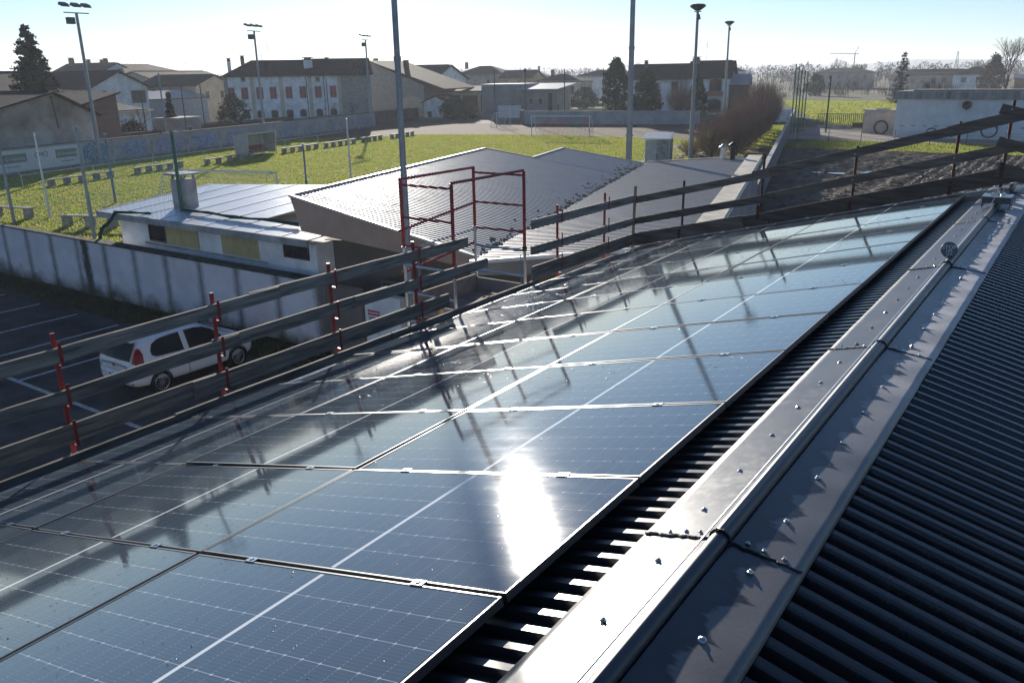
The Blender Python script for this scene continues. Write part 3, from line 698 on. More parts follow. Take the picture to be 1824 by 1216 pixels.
# ================================================================== timber guardrail along the eave
gr = thing('eave_guardrail', 'grey timber board guardrail on red steel posts along the left eave', 'guardrail', (-5.5, 0, 4.2))
def to(o, p): return (p[0]-o[0], p[1]-o[1], p[2]-o[2])
O1 = (-5.5, 0, 4.2)
post_y = [-7.0,-5.3,-3.55,-1.95,-.35,1.25,2.83,4.41,5.87,9.38,10.97]
rngf = random.Random(17)
for k, y in enumerate(post_y):
    lean = rngf.uniform(-.015,.015)
    mb = MB(); mb.tube((-.066,y-lean,-.45),(-.066,y+lean,1.15),.021,n=10); po = mb.build('post', M['red'], gr)
    for z0, z1 in ((.875,1.085),(.50,.71),(.135,.375)):
        br = MB(); br.box(.022,.028,y-.010,y+.018,z0,z1); br.box(-.05,.0215,y-.008,y+.016,z0-.006,z0); br.build('bracket', M['red'], po)
    f = MB(); f.box(-.09,.0,y-.03,y+.03,.03,.045); f.build('foot_plate', M['red'], po)
def brd(par, O, p, q, h, th, m):
    p = Vector(to(O, p)); q = Vector(to(O, q)); ln = (q-p).length; n = max(2, int(ln/.35))
    mb = MB(); d = (q-p).normalized(); sd = d.cross(Vector((0,0,1))).normalized(); uu = sd.cross(d)
    for i in range(n+1):
        c = p.lerp(q, i/n); hu = h/2+rngf.uniform(-.003,.003); hd = h/2+rngf.uniform(-.003,.003); o = sd*rngf.uniform(-.002,.002)
        for a, bb in ((-1,-hd),(1,-hd),(1,hu),(-1,hu)): mb.v.append(tuple(c+o+sd*(a*th/2)+uu*bb))
    for i in range(n):
        for k in range(4): mb.f.append((i*4+k, i*4+(k+1)%4, i*4+4+(k+1)%4, i*4+4+k))
    mb.f += [(3,2,1,0), tuple(n*4+k for k in range(4))]
    return mb.build('board', m, par)
XB = -5.497
for (ya, za, yb, zb, h, xo) in (
    (-8.0,5.16,-3.0,5.165,.12,0),(-3.2,5.16,.95,5.165,.12,-.034),(.75,5.17,3.62,5.195,.125,0),(3.25,5.195,6.95,5.165,.135,-.034),(8.52,5.165,11.98,5.12,.14,0),
    (-8.0,4.78,-2.6,4.78,.12,0),(-2.8,4.78,.7,4.785,.12,-.034),(.4,4.785,3.05,4.82,.125,0),(2.75,4.82,5.3,4.82,.135,-.034),(4.7,4.83,7.35,4.80,.13,0),(8.50,4.76,11.96,4.70,.135,0),
    (-8.0,4.44,-1.2,4.44,.17,0),(-1.35,4.445,2.75,4.45,.17,-.034),(2.45,4.45,6.45,4.455,.18,0),(8.52,4.40,11.95,4.36,.22,0),
    (-8.0,4.235,-.9,4.235,.10,.03),(-1.0,4.235,2.35,4.24,.10,.05),(2.2,4.24,5.4,4.245,.115,.03),(5.25,4.245,8.6,4.235,.13,.05)):
    brd(gr, O1, (XB+xo, ya, za), (XB+xo, yb, zb), h, .032, M['wood'])
mb = MB(); mb.bar((0,11.97,-.15),(.02,12.0,1.16),.05,.035,up=(1,0,0)); mb.build('timber_post', M['newwood'], gr)

# guardrail up the far gable
O2 = (-2.5, 12.06, 4.2)
gb_ = thing('gable_guardrail', 'dark timber guardrail rising along the far gable to the ridge', 'guardrail', O2)
for x, zt, zb in ((-4.57,5.50,4.2),(-3.15,6.03,4.5),(-1.68,6.20,4.9),(-.28,6.60,5.3),(.36,6.90,5.5),(1.9,6.4,5.2),(3.6,5.9,4.8)):
    mb = MB(); mb.tube(to(O2,(x,12.085,zb)), to(O2,(x+.01,12.085,zt)), .022, n=8); po = mb.build('post', M['rust'], gb_)
    st_ = MB()
    for dz in (.12,.52): st_.tube(to(O2,(x,12.01,zt-dz)), to(O2,(x,11.985,zt-dz)), .009, n=6)
    st_.build('bolt', M['steel'], po)
    tb = MB(); tb.box(x-.025-O2[0], x+.025-O2[0], 11.972-O2[1], 11.980-O2[1], zt-1.08-O2[2], zt-.86-O2[2]); tb.build('bracket', M['rust'], po)
for (xa, za, xb, zb, h, yo) in ((-5.5,5.09,-3.0,5.71,.125,0),(-3.3,5.66,-.1,6.53,.135,.0292),(-.4,6.45,.62,6.74,.16,0),(.22,6.79,3.2,6.02,.14,.0292),(3.0,6.06,6.0,5.25,.14,0),
    (-5.52,4.69,-2.9,5.33,.125,0),(-3.1,5.29,.5,6.27,.135,.0292),(.25,6.34,3.4,5.50,.13,0),
    (-5.5,4.345,-3.4,4.86,.24,0),(-3.55,4.80,.58,5.90,.23,.0292),(.3,5.95,3.6,5.05,.2,.0)):
    brd(gb_, O2, (xa, 11.995+yo, za), (xb, 11.995+yo, zb), h, .027, M['wood2'])
mb = MB(); mb.box(-3.25-O2[0],-2.95-O2[0],11.935-O2[1],11.98-O2[1],4.78-O2[2],4.93-O2[2]); mb.build('wood_block', M['wood2'], gb_)

# ================================================================== scaffold tower with red guard frames
OS = (-6.13, 7.67, 0)
sc = thing('scaffold_tower', 'scaffold tower with red guard frames standing at the eave', 'scaffold', OS)
A=(-6.6,6.82); B=(-6.6,8.53); C_=(-5.66,6.80); D_=(-5.66,8.56)
for nm, (x, y), zs in (('a',A,4.98),('b',B,5.02),('c',C_,4.72),('d',D_,4.78)):
    MB().tube(to(OS,(x,y,0)), to(OS,(x,y,zs)), .024, n=10).build('standard', M['galv'], sc)
    MB().tube(to(OS,(x,y,zs+.001)), to(OS,(x,y,5.97)), .0255, n=10).build('guard_post', M['red'], sc)
    MB().lathe([(.034,0),(.036,.03),(.036,.07),(.03,.08)], c=to(OS,(x,y,zs-.05)), n=10).build('coupler', M['rust'] if nm in 'cd' else M['galv'], sc)
def sb(p, q, r, m, nm): MB().tube(to(OS,p), to(OS,q), r, n=8).build(nm, m, sc)
for (x0_,y0_),(x1_,y1_) in ((A,C_),(B,D_)):
    for z in (5.90,5.44,5.03): sb((x0_,y0_,z),(x1_,y1_,z),.016,M['red'],'guard_bar')
for x in (A[0],C_[0]): sb((x,6.8,5.975),(x,8.55,5.975),.02,M['red'],'guard_bar')
sb((A[0]-.03,6.75,5.24),(B[0]-.03,8.58,5.42),.019,M['red'],'guard_bar'); sb((A[0]-.03,6.78,4.62),(B[0]-.03,8.55,4.78),.02,M['red'],'guard_bar')
for z in (4.74,4.33,3.9):
    for (x0_,y0_),(x1_,y1_) in ((A,C_),(B,D_)): sb((x0_,y0_,z),(x1_,y1_,z),.021,M['galv'],'transom')
sb((A[0],6.8,4.95),(B[0],8.55,5.0),.014,M['galv'],'ledger')
for z in (2.0,3.7):
    for x in (A[0],C_[0]): sb((x,6.8,z),(x,8.55,z),.02,M['galv'],'ledger')
sb((A[0],6.8,.3),(B[0],8.5,2.0),.018,M['galv'],'brace'); sb((A[0],8.5,2.0),(B[0],6.85,3.7),.018,M['galv'],'brace')
for y, m in ((6.9,M['ply']),(7.45,M['ply']),(8.0,M['ply'])): MB().box(*[v for v in (-6.58-OS[0],-5.70-OS[0], y-OS[1], y+.53-OS[1], 3.955, 3.995)]).build('deck_plank', m, sc)
MB().box(-6.60-OS[0],-6.575-OS[0],6.95-OS[1],8.52-OS[1],3.997,4.27).build('toe_board', M['ply'], sc)
MB().box(-6.573-OS[0],-5.70-OS[0],8.495-OS[1],8.52-OS[1],3.997,4.22).build('toe_board', M['ply'], sc)
MB().box(-6.573-OS[0],-5.70-OS[0],6.93-OS[1],6.95-OS[1],3.997,4.15).build('toe_board', M['ply'], sc)
rope = MB(); rope.path([(-5.63,8.40,4.70),(-5.60,8.38,4.50),(-5.60,8.36,4.25),(-5.61,8.32,4.1)], .007, .007, 5)
tag(rope.build('hanging_rope', M['ropeblue']), 'blue cord hanging from the right scaffold standard', 'cord')
for k, (ya, yb, x, z) in enumerate(((7.0,7.75,-5.78,4.06),(7.3,8.05,-5.85,4.03))):
    pl_ = MB(); pl_.bar((x, ya, z), (x-.03, yb, z+.10), .11, .025)
    tag(pl_.build('loose_plank', M['newwood']), ['pale loose plank leaning against the scaffold toe board', 'pale loose plank lying flat on the scaffold deck'][k], 'plank')
lt = MB(); lt.bar((-5.86,6.78,3.3),(-5.80,6.62,4.38),.06,.04,up=(1,0,0)); tag(lt.build('timber_prop', M['newwood']), 'short pale timber prop beside the scaffold foot', 'timber')
# ================================================================== clubhouse with the pale sheet roof
ch = thing('clubhouse', 'low clubhouse with pale blue sheet roof above the streaked wall', 'building', (-20.8, 13.3, 0))
OC = (-20.8, 13.3, 0)
def rel(O, pts): return [to(O, p) for p in pts]
mb = MB(); mb.prism(rel(OC, [(-25.4,13.35,0),(-15.8,13.35,0),(-15.8,14.35,0),(-18.6,14.35,0),(-19.6,18.3,0),(-25.6,17.3,0)]), (0,0,3.0)); mb.build('wall', M['white_plaster'], ch)
# roof: ribbed strips, one per sheet
fl, fr = Vector((-26.1,13.05,3.13)), Vector((-15.75,13.05,3.13)); bl, br_ = Vector((-26.3,17.7,3.50)), Vector((-15.3,20.9,3.72))
ns = 9
for k in range(ns):
    a, c = k/ns, (k+1)/ns-.004
    q = [fl.lerp(fr,a), fl.lerp(fr,c), bl.lerp(br_,c), bl.lerp(br_,a)]
    if q[1].x > -18.6: q[2] = q[1].lerp(q[2], 1.28/(q[2].y-q[1].y)); q[3] = q[0].lerp(q[3], 1.28/(q[3].y-q[0].y))
    m_ = MB(); m_.prism([tuple(v-Vector(OC)) for v in q], (0,0,.03)); m_.build('roof_sheet', M['whitesheet'], ch)
    m_ = MB(); m_.bar(tuple(q[3]-Vector(OC)+Vector((0,0,.037))), tuple(q[0]-Vector(OC)+Vector((0,0,.037))), .06, .014); m_.build('sheet_rib', M['whitecap'], ch)  # ribs painted white to stand for their sunlit side
mb = MB(); mb.box(-26.15-OC[0],-15.75-OC[0],12.985-OC[1],13.045-OC[1],2.97,3.17); mb.prism(rel(OC,[(-26.16,13.05,2.95),(-26.36,17.7,3.32),(-26.36,17.7,3.54),(-26.16,13.05,3.17)]),(.05,0,0)); mb.build('fascia', M['concrete'], ch)
for (x0_, x1_, z0, z1, m_) in ((-23.75,-22.82,2.32,2.92,None),(-22.80,-21.1,2.30,2.92,M['yellowpanel']),(-19.95,-18.25,2.30,2.92,M['yellowpanel']),(-17.15,-16.1,2.50,2.95,None)):
    yb_ = 13.35-OC[1]
    if m_ is None:
        wf = MB(); wf.ring(x0_-OC[0], x1_-OC[0], z0, z1, .05, yb_-.03, yb_+.02); wi = wf.build('window', M['darkalu'], ch); MB().box(x0_-OC[0]+.05, x1_-OC[0]-.05, yb_-.012, yb_+.01, z0+.05, z1-.05).build('pane', M['pane'], wi)
    else:
        MB().box(x0_-OC[0], x1_-OC[0], yb_-.022, yb_+.0, z0, z1).build('window_board', m_, ch)
MB().box(-24.0-OC[0],-17.9-OC[0],13.30-OC[1],13.349-OC[1],2.22,2.27).build('sill', M['concrete'], ch)
ck = MB(); ck.box(-23.72-OC[0],-23.12-OC[0],14.35-OC[1],14.9-OC[1],3.2,4.22); c1 = ck.build('chimney', M['concrete'], ch)
MB().box(-23.84-OC[0],-23.0-OC[0],14.22-OC[1],15.03-OC[1],4.36,4.42).build('chimney_cap', M['concrete'], c1)
kk = MB()
for dx in (-23.68,-23.2):
    for dy in (14.38,14.83): kk.box(dx-OC[0],dx+.06-OC[0],dy-OC[1],dy+.06-OC[1],4.221,4.359)
kk.build('cap_leg', M['concrete'], c1)
# heap of dark green netting draped over the clubhouse corner
nb = MB(); rngn = random.Random(4)
pts = [(-23.4,13.3,3.26),(-24.2,13.15,3.24),(-24.9,12.98,3.22),(-25.1,12.93,2.95),(-25.4,12.9,2.75),(-25.75,12.92,2.6),(-25.95,12.95,2.4),(-26.0,12.95,2.27)]
for k in range(9): nb.path([(p[0]+rngn.uniform(-.07,.07), p[1]-.02-rngn.uniform(0,.06), p[2]+rngn.uniform(-.03,.05)) for p in pts], .018, .028, 5)
tag(nb.build('netting_bundle', M['netdark']), 'dark green bundled netting draped over the left clubhouse corner', 'netting')
nb = MB(); pts = [(-22.6,14.0,3.30),(-21.5,14.02,3.31),(-20.0,13.95,3.30),(-18.6,14.0,3.31),(-17.2,13.98,3.30)]
for k in range(8): nb.path([(p[0]+rngn.uniform(-.1,.1), p[1]+rngn.uniform(-.08,.08), p[2]+rngn.uniform(-.02,.05)) for p in pts], .018, .022, 5)
tag(nb.build('netting_roll', M['netdark']), 'long roll of green netting lying along the pale clubhouse roof', 'netting')

# ================================================================== brown changing block with the butterfly roof (field frame)
OB = (-12.88, 22.88, .61); bb = thing('changing_block', 'brown building with broad grey profiled metal roof behind the scaffold', 'building', OB, FROT)
bb.scale = (.917, .917, .917)
def fl_(s, t, z): return (s+7, t-28, z)                # field frame -> local
def hz_(s): return 4.0-(s+13.5)*.165                    # west roof plane
def tf(s): return (14.45-.2656*s)/.964                 # front edge lies on the street line
def hz2(s): return 2.90+(s+6.85)*.075
mb = MB(); mb.prism([fl_(-12.95,tf(-12.95)+.95,-.66),fl_(-2.0,tf(-2.0)+3.4,-.66),fl_(-2.0,40.0,-.66),fl_(-7,40.0,-.66),fl_(-10.9,38.5,-.66),fl_(-10.9,34.6,-.66),fl_(-12.95,34.2,-.66)], (0,0,3.28)); mb.build('wall', M['taupe'], bb)
def profile_roof(poly_s0, poly_s1, tlo, thi, hfun, pitch, rib, nm, m_, along='s'):
    mb = MB(); n = int((thi-tlo)/pitch)
    prof = ((0,0),(.55,0),(.66,1),(.89,1))
    row = [(tlo+(k+u)*pitch, h*rib) for k in range(n) for u, h in prof]
    keep = []
    for tt, hh_ in row:
        a, c = poly_s0(tt), poly_s1(tt)
        keep.append((fl_(a, tt, hfun(a)+hh_), fl_(c, tt, hfun(c)+hh_)))
    for (p, q) in keep: mb.v += [p, q]
    for i in range(len(keep)-1): mb.f.append((2*i, 2*i+1, 2*i+3, 2*i+2))
    return mb.build(nm, m_, bb)
def s_hi(t): return -13.5 if t < 34.8 else -11.15
def s_front(t): return (14.45-.964*t)/.2656
profile_roof(lambda t: max(s_hi(t), s_front(t)) if t < 18.9 else s_hi(t), lambda t: -6.86, 16.9, 34.8, hz_, .20, .045, 'roof_sheet', M['zinc'])
profile_roof(lambda t: -11.15, lambda t: -6.86, 34.8, 39.9, hz_, .20, .045, 'roof_sheet', M['zinc'])
profile_roof(lambda t: -6.84, lambda t: min(-1.85, max(-6.8, -6.84+(t-16.6)*3.2)), 16.6, 40.3, hz2, .22, .05, 'roof_sheet', M['greysheet'])
# upstand edges and fascias
A_ = fl_(-13.5, tf(-13.5), 4.0); F_ = fl_(-6.85, tf(-6.85), 2.9)
mb = MB(); mb.add([A_, F_, (F_[0], F_[1], 2.62), (A_[0]+.35, A_[1]-.09, 3.02)], [(0,3,2,1)])
Av = Vector(A_); Fv = Vector(F_); off = Vector((.2656,.964,0))*.12; b0 = Vector((A_[0]+.35, A_[1]-.09, 3.02)); b1 = Vector((F_[0],F_[1],2.62))
mb.add([Av+off, Fv+off, b1+off, b0+off], [(0,1,2,3)]); mb.add([b0, b1, b1+off, b0+off], [(0,3,2,1)])
A2 = fl_(-13.5, 34.8, 4.0)
mb.add([A_, A2, (A2[0]+.1, A2[1], 3.2), tuple(b0)], [(0,1,2,3)]); mb.build('fascia', M['tan'], bb)
def edge(p, q, w_, h_, m_, nm): MB().bar(p, q, w_, h_).build(nm, m_, bb)
up3 = Vector((0,0,.05))
edge(Vector(A_)+up3, Vector(F_)+up3, .10, .07, M['copperedge'], 'roof_edging'); edge(Vector(A_)+up3, Vector(A2)+up3, .10, .07, M['copperedge'], 'roof_edging')
edge(Vector(fl_(-13.5,34.85,4.05)), Vector(fl_(-11.15,34.85,3.66)), .06, .05, M['zinc'], 'roof_edging')
edge(Vector(fl_(-11.15,34.85,3.66)), Vector(fl_(-11.15,39.9,3.66)), .10, .07, M['copperedge'], 'roof_edging'); edge(Vector(fl_(-11.15,39.95,3.66)), Vector(fl_(-6.9,39.95,2.96)), .06, .05, M['zinc'], 'roof_edging')
edge(Vector(fl_(-6.85,40.35,2.98)), Vector(fl_(-2.1,40.35,3.33)), .10, .07, M['ivorycap'], 'roof_edging')
# debris lying in the valley
vb = MB(); rngv = random.Random(8)
for k in range(230):
    t_ = rngv.uniform(17,39.5); s_ = -6.85+rngv.uniform(-.12,.08)-rngv.random()**5*.7; p = Vector(fl_(s_, t_, hz_(s_)+.06)); a = rngv.uniform(0,3.1); l_ = rngv.uniform(.02,.08)
    vb.bar(p-Vector((math.cos(a),math.sin(a),0))*l_, p+Vector((math.cos(a),math.sin(a),.05))*l_, .03, .03)
d_ = vb.build('valley_debris', M['moss'], bb); d_['kind'] = 'stuff'
# front fascia of the east wing
mb = MB(); mb.prism([fl_(-6.9,16.55,2.55),fl_(-1.85,18.3,2.55),fl_(-1.85,18.3,3.18),fl_(-6.9,16.55,2.86)], (-.03,.12,0)); mb.build('fascia', M['grey_plaster'], bb)
edge(Vector(fl_(-6.9,16.5,2.90)), Vector(fl_(-1.8,18.25,3.25)), .16, .09, M['whitecap'], 'roof_edging')
# parapet
mb = MB(); mb.prism([fl_(-1.8,17.6,-.66),fl_(-1.35,17.6,-.66),fl_(-1.35,40.4,-.66),fl_(-1.8,40.4,-.66)], (0,0,4.0)); mb.build('parapet', M['grey_plaster'], bb)
for k in range(9):
    a, c = 17.5+k*2.55, 17.5+(k+1)*2.55-.015
    MB().box(-1.88+7, -1.22+7, a-28, c-28, 3.345, 3.41).build('coping_stone', M['ivorycap'], bb)
gt = MB(); gt.tube(fl_(-1.27,17.6,3.22), fl_(-1.27,40.3,3.22), .05, n=8); gt.build('gutter', M['galv'], bb)
# front door recess, downpipe and meter cupboard below the fascia
dw = MB(); dw.ring(.9, 2.6, .02, 2.3, .07, 0, .05); 
d0 = fl_(-11.6, tf(-11.6)+.88, -.65); dd = dw.build('door', M['taupe'], bb, loc=d0, rz=-FROT); MB().box(.975,2.525,.01,.04,.03,2.22).build('door_leaf', M['brownwall'], dd)
MB().tube(fl_(-9.2,tf(-9.2)+.80,-.66), fl_(-9.2,tf(-9.2)+.80,2.6), .05, n=8).build('downpipe', M['pole'], bb)
for k, (s_, t_, m_) in enumerate(((-2.55,39.5,M['black']),(-3.05,40.0,M['galv']))):
    v = thing('roof_vent', ['black vent pipe with a cowl at the roof corner', 'grey vent pipe with a cowl at the far roof edge'][k], 'vent', ((-11.754,34.132,3.565),(-12.318,34.452,3.531))[k], FROT)
    MB().tube((0,0,0),(0,0,.62-.1*k),.11,n=12).build('pipe', m_, v); MB().lathe([(.2,.64-.1*k),(.2,.67-.1*k),(.03,.80-.1*k)], n=12).build('cowl', m_, v)

# gate, pillar wall and notice at the end of the streaked wall
gt = thing('yard_gate', 'dark brown yard gate closing the gap beside the streaked wall', 'gate', (-14.25, 12.75, 0))
for k in range(6): MB().box(-.66+k*.222, -.66+k*.222+.216, -.02, .02, .06, 2.12).build('gate_board', M['taupe'], gt)
MB().ring(-.68,.68,.03,2.16,.05,.021,.06).build('gate_frame', M['taupe'], gt)
pw = MB(); pw.box(-.62,.62,-.12,.12,0,2.05); tag(pw.build('pillar_wall', M['white_plaster'], loc=(-12.9,12.9,0)), 'short white wall carrying the red and white notice', 'wall')
no = thing('notice', 'small red and white notice on the short white wall', 'sign', (-13.2, 12.772, 1.0))
MB().box(-.21,.21,-.006,.006,0,.64).build('board', M['bannerwhite'], no); MB().box(-.205,.205,-.0095,-.0065,.50,.635).build('red_band', M['noticered'], no)
for k in range(8): MB().box(-.18+k*.045, -.18+k*.045+.03, -.0115, -.0098, .545, .59).build('letter_mark', M['letterwhite'], no)
for k in range(7): MB().box(-.17, .17-.05*(k % 3), -.008, -.0065, .42-k*.055, .445-k*.055).build('text_line', M['lettergrey'], no)
# ================================================================== floodlight masts
def mast(name, label, loc, h, r0, r1, head=None, rz=0.0, steps=2, m=None, group='floodlight masts'):
    m = m or M['pole']
    t = thing(name, label, 'mast', loc, rz, group)
    z = 0.0
    for k in range(steps):
        z1 = h*(k+1)/steps; ra = r0+(r1-r0)*k/max(1,steps-.0); rb = ra*.90
        MB().tube((0,0,z+.001*k), (0,0,z1), ra, rb, n=12).build('mast_section', m, t)
        if k: MB().tube((0,0,z-.06),(0,0,z+.05), ra*1.25, n=12).build('collar', m, t)
        z = z1
    MB().lathe([(r0*2.2,0),(r0*2.2,.06),(r0*1.2,.1)], n=12).build('base_plate', M['concrete'], t)
    if head == 'row':
        MB().bar((-1.15,0,h-.02),(1.15,0,h-.02),.09,.09).build('cross_bar', m, t)
        for k, x in enumerate((-1.0, 0.05, 1.0)):
            lb = MB(); lb.add([(x-.36,-.28,h+.42),(x+.36,-.28,h+.42),(x+.36,.34,h+.62),(x-.36,.34,h+.62),(x-.28,-.22,h+.66),(x+.28,-.22,h+.66),(x+.28,.28,h+.84),(x-.28,.28,h+.84)],[(3,2,1,0),(4,5,6,7),(0,1,5,4),(1,2,6,5),(2,3,7,6),(3,0,4,7)])
            lp = lb.build('lamp', M['lamp'], t); MB().bar((x,0,h+.02),(x,0,h+.50),.10,.10).build('lamp_stem', m, lp)
        lb = MB(); lb.box(-.95,-.35,-.25,.2,h-.95,h-.40); lp = lb.build('lamp', M['lamp'], t); MB().bar((-.65,0,h-.4),(-.65,0,h-.02),.10,.10).build('lamp_stem', m, lp)
    elif head == 'pan':
        MB().lathe([(.20,h+.02),(.62,h+.30),(.66,h+.42),(.50,h+.52),(.1,h+.56)], n=14).build('lamp', M['lamp'], t)
        MB().bar((0,0,h-.5),(.22,0,h-.45),.22,.4).build('lamp', M['lamp'], t)
        MB().tube((-.3,0,h-.05),(.3,0,h-.05),.04,n=6).build('cross_bar', m, t)
    return t
mast('floodlight_mast', 'tall floodlight mast with four lamps beside the peeling shed', ST(-60.4, 58.2), 13.0, .19, .11, 'row', FROT+1.35, 3)
mast('floodlight_mast', 'floodlight mast with lamps in front of the left end of the farmhouse', ST(-61.9, 85.6), 12.6, .17, .10, 'row', FROT+1.5, 3)
mast('floodlight_mast', 'floodlight mast with lamps in front of the stone barn', ST(-61.9, 112.4), 12.4, .17, .10, 'row', FROT+1.6, 3)
mast('floodlight_mast', 'thick grey mast rising in front of the brown building fascia', (-11.95, 12.82, 0), 11.6, .088, .06, None, 0, 3)
mast('floodlight_mast', 'tall mast behind the grey roof left of the small dugout', (-18.6, 37.6, 0), 17.0, .17, .085, None, 0, 4)
mast('floodlight_mast', 'mast with a dark pan lamp right behind the small dugout', ST(-8.7, 71.6), 12.0, .20, .09, 'pan', FROT, 3)
mast('floodlight_mast', 'farther mast with a dark pan lamp above the bare shrubs', ST(-10.7, 120.4), 13.1, .20, .10, 'pan', FROT, 3)
mast('lamp_post', 'slim lamp post left of the small tree beyond the graffiti wall', ST(-62.2, 69.2), 8.0, .08, .05, None, 0, 1, M['greypole'], 'slim posts round the ground')
mast('lamp_post', 'slim dark post carrying a ball lamp beside the grey block', ST(-40.6, 122.4), 7.6, .07, .05, None, 0, 1, M['darkpole'], 'slim posts round the ground')
bl_ = MB(); bl_.lathe([(.05,7.5),(.22,7.65),(.26,7.85),(.18,8.02),(.04,8.08)], n=10); bo = bl_.build('ball_lamp', M['lamp'], bpy.data.objects['lamp_post.001'])
for k, (s_, lab) in enumerate(((-45.3,'thin dark net post at the corner of the grey block'),(-34.2,'thin dark net post behind the far goal'),(-28.3,'thin dark net post left of the big round cypress'),(-23.1,'thin dark net post right of the tall mast'),(-17.0,'thin dark net post in front of the reddish bush'))):
    mast('net_post', lab, ST(s_, 121.7), 7.9, .075, .06, None, 0, 1, M['darkpole'], 'dark net posts along the far wall')
for k, (s_, t_, h_, lab) in enumerate(((-62.4,72.5,6.6,'dark post nearest the small conical tree'),(-62.3,75.4,6.8,'dark post right of the small conical tree'),(-62.3,66.5,6.2,'dark post above the low white house'),(-62.4,96.5,7.4,'dark post in front of the middle of the farmhouse'),(-62.4,101.5,7.0,'dark post in front of the right farmhouse windows'))):
    mast('net_post', lab, ST(s_, t_), h_, .06, .045, None, 0, 1, M['darkpole'], 'dark posts behind the graffiti wall')
for k in range(5):
    x_ = -28.6+.10*k; mast('net_post', 'green netting mast, %s of the close cluster by the side wall' % ORD[k], (x_, 99.0+.9*k, 0), 7.9-.25*k, .075, .06, None, 0, 1, M['greenpole'], 'cluster of green netting masts')
mast('net_post', 'leaning dark pole at the end of the side wall', (-25.9, 104.0, 0), 6.5, .10, .08, None, 0, 1, M['darkpole'])

# blue and white posts, ball-stop net
def post(label, loc, h, r, m, cap=True, group='posts round the near goal'):
    t = thing('pitch_post', label, 'post', loc, 0, group)
    MB().tube((0,0,0),(0,0,h*.42),r*1.25,r*1.2,n=10).build('post_foot', m, t); MB().tube((0,0,h*.42),(0,0,h),r,r*.9,n=10).build('post_shaft', m, t)
    if cap: MB().bar((-.22,0,h-.06),(.26,0,h-.03),.05,.05).build('pulley_arm', M['galv'], t)
    return t
post('tall grey post at the far left edge behind the wall', (-46.7,19.5,0), 5.3, .07, M['greypole'])
post('grey post left of the clubhouse carrying the net', (-38.3,19.3,0), 5.35, .075, M['greypole'])
post('blue post between the benches left of the clubhouse roof', (-48.9,26.7,0), 4.3, .06, M['bluepole'])
post('white post standing on the grass at the far left', (-46.8,21.5,0), 4.7, .055, M['whitepaint'], False)
post('white post on the grass beside the brown roof', (-44.7,43.1,0), 4.4, .06, M['whitepaint'], False)
post('green post fixed through the pale clubhouse roof', (-22.9,14.1,2.9), 2.95, .055, M['greenpole'])
post('blue post behind the near goal', ST(-27.6,41.2), 3.6, .055, M['bluepole'])
nt_ = MB(); zt = 5.1
pp_ = [(-72,20.6),(-46.7,19.5),(-38.3,19.3),(-22.9,14.3)]
for (xa, ya), (xb, yb) in zip(pp_[:-1], pp_[1:]):
    ln = math.hypot(xb-xa, yb-ya); n = int(ln/.24); nz = 20
    def sag(u): return .35*4*u*(1-u)
    def npt(u, w_): z0 = .25 if xa < -38.5 else .25+(3.1*u); top = zt-sag(u); return (xa+(xb-xa)*u, ya+(yb-ya)*u+.12*math.sin(u*9)*w_, z0+(top-z0)*w_)
    for i in range(n+1):
        u = i/n; nt_.path([npt(u, k/4) for k in range(5)], .0045, .0045, 3)
    for k in range(nz+1): nt_.path([npt(i/14, k/nz) for i in range(15)], .0045 if k < nz else .009, None, 3)
tag(nt_.build('ball_stop_net', M['net']), 'thin green ball-stop net hung between the posts behind the near goal', 'net')
gy = MB()
for k in range(7):
    gy.path([(-22.9+.0*k,14.1,5.7-.32*k), (-31-1.2*k,24+1.1*k,3.4-.38*k), (-39-1.3*k,33+.9*k,.3)], .006, .006, 3)
tag(gy.build('guy_lines', M['net']), 'fan of pale guy lines running down from the green roof post', 'lines')

# ================================================================== goals
def goal(label, s, t, wd, ht, dp, depth_dir, netm, colours=None, small=False):
    g = thing('football_goal', label, 'goal', ST(s, t), FROT, 'football goals'); r_ = .055
    for x in (0, wd): MB().tube((x,0,0),(x,0,ht),r_,n=10).build('goal_post', M['whitepaint'], g)
    MB().tube((-r_,0,ht),(wd+r_,0,ht),r_,n=10).build('crossbar', M['whitepaint'], g)
    y1 = dp*depth_dir
    for x in (0, wd): st = MB(); st.path([(x,0,ht),(x,y1*.45,ht-.05),(x,y1,.05)], .025, .025, 6); st.tube((x,0,.03),(x,y1,.03),.025,n=6); st.build('stay', M['whitepaint'], g)
    if colours is None: colours = [(0, 1, netm)]
    for (u0, u1, nm_) in colours:
        nb = MB(); n = int(wd*(u1-u0)/.16); 
        for i in range(n+1):
            x = wd*(u0+(u1-u0)*i/n); nb.path([(x,0,ht),(x,y1*.45,ht-.06),(x,y1*.85,ht*.35),(x,y1,.04)], .006 if nm_ is M['netwhite'] else .016, None, 3)
        for k in range(16):
            w_ = k/15; yy = y1*(.45+.55*w_**.7); zz = (ht-.06)*(1-w_)+.04*w_
            nb.tube((wd*u0,yy,zz),(wd*u1,yy,zz),.006,n=3,cap=False)
        nb.build('net', nm_, g)
    return g
goal('white goal at the far end with red and green net', -31.0, 95.8, 7.2, 2.44, 2.0, 1, M['netwhite'], [(0,.06,M['netwhite']),(.06,.60,mat('red_net',(.45,.10,.08),.7)),(.60,.80,mat('green_net',(.05,.28,.16),.7)),(.80,1,mat('red_net_b',(.42,.12,.10),.7))])
goal('near goal half hidden behind the pale clubhouse roof', -33.9, 37.2, 7.0, 2.36, 1.8, -1, M['netwhite'])
goal('small white goal at the edge of the earth track', -41.9, 113.0, 3.0, 2.0, 1.2, 1, M['netwhite']).rotation_euler.z = FROT+1.2

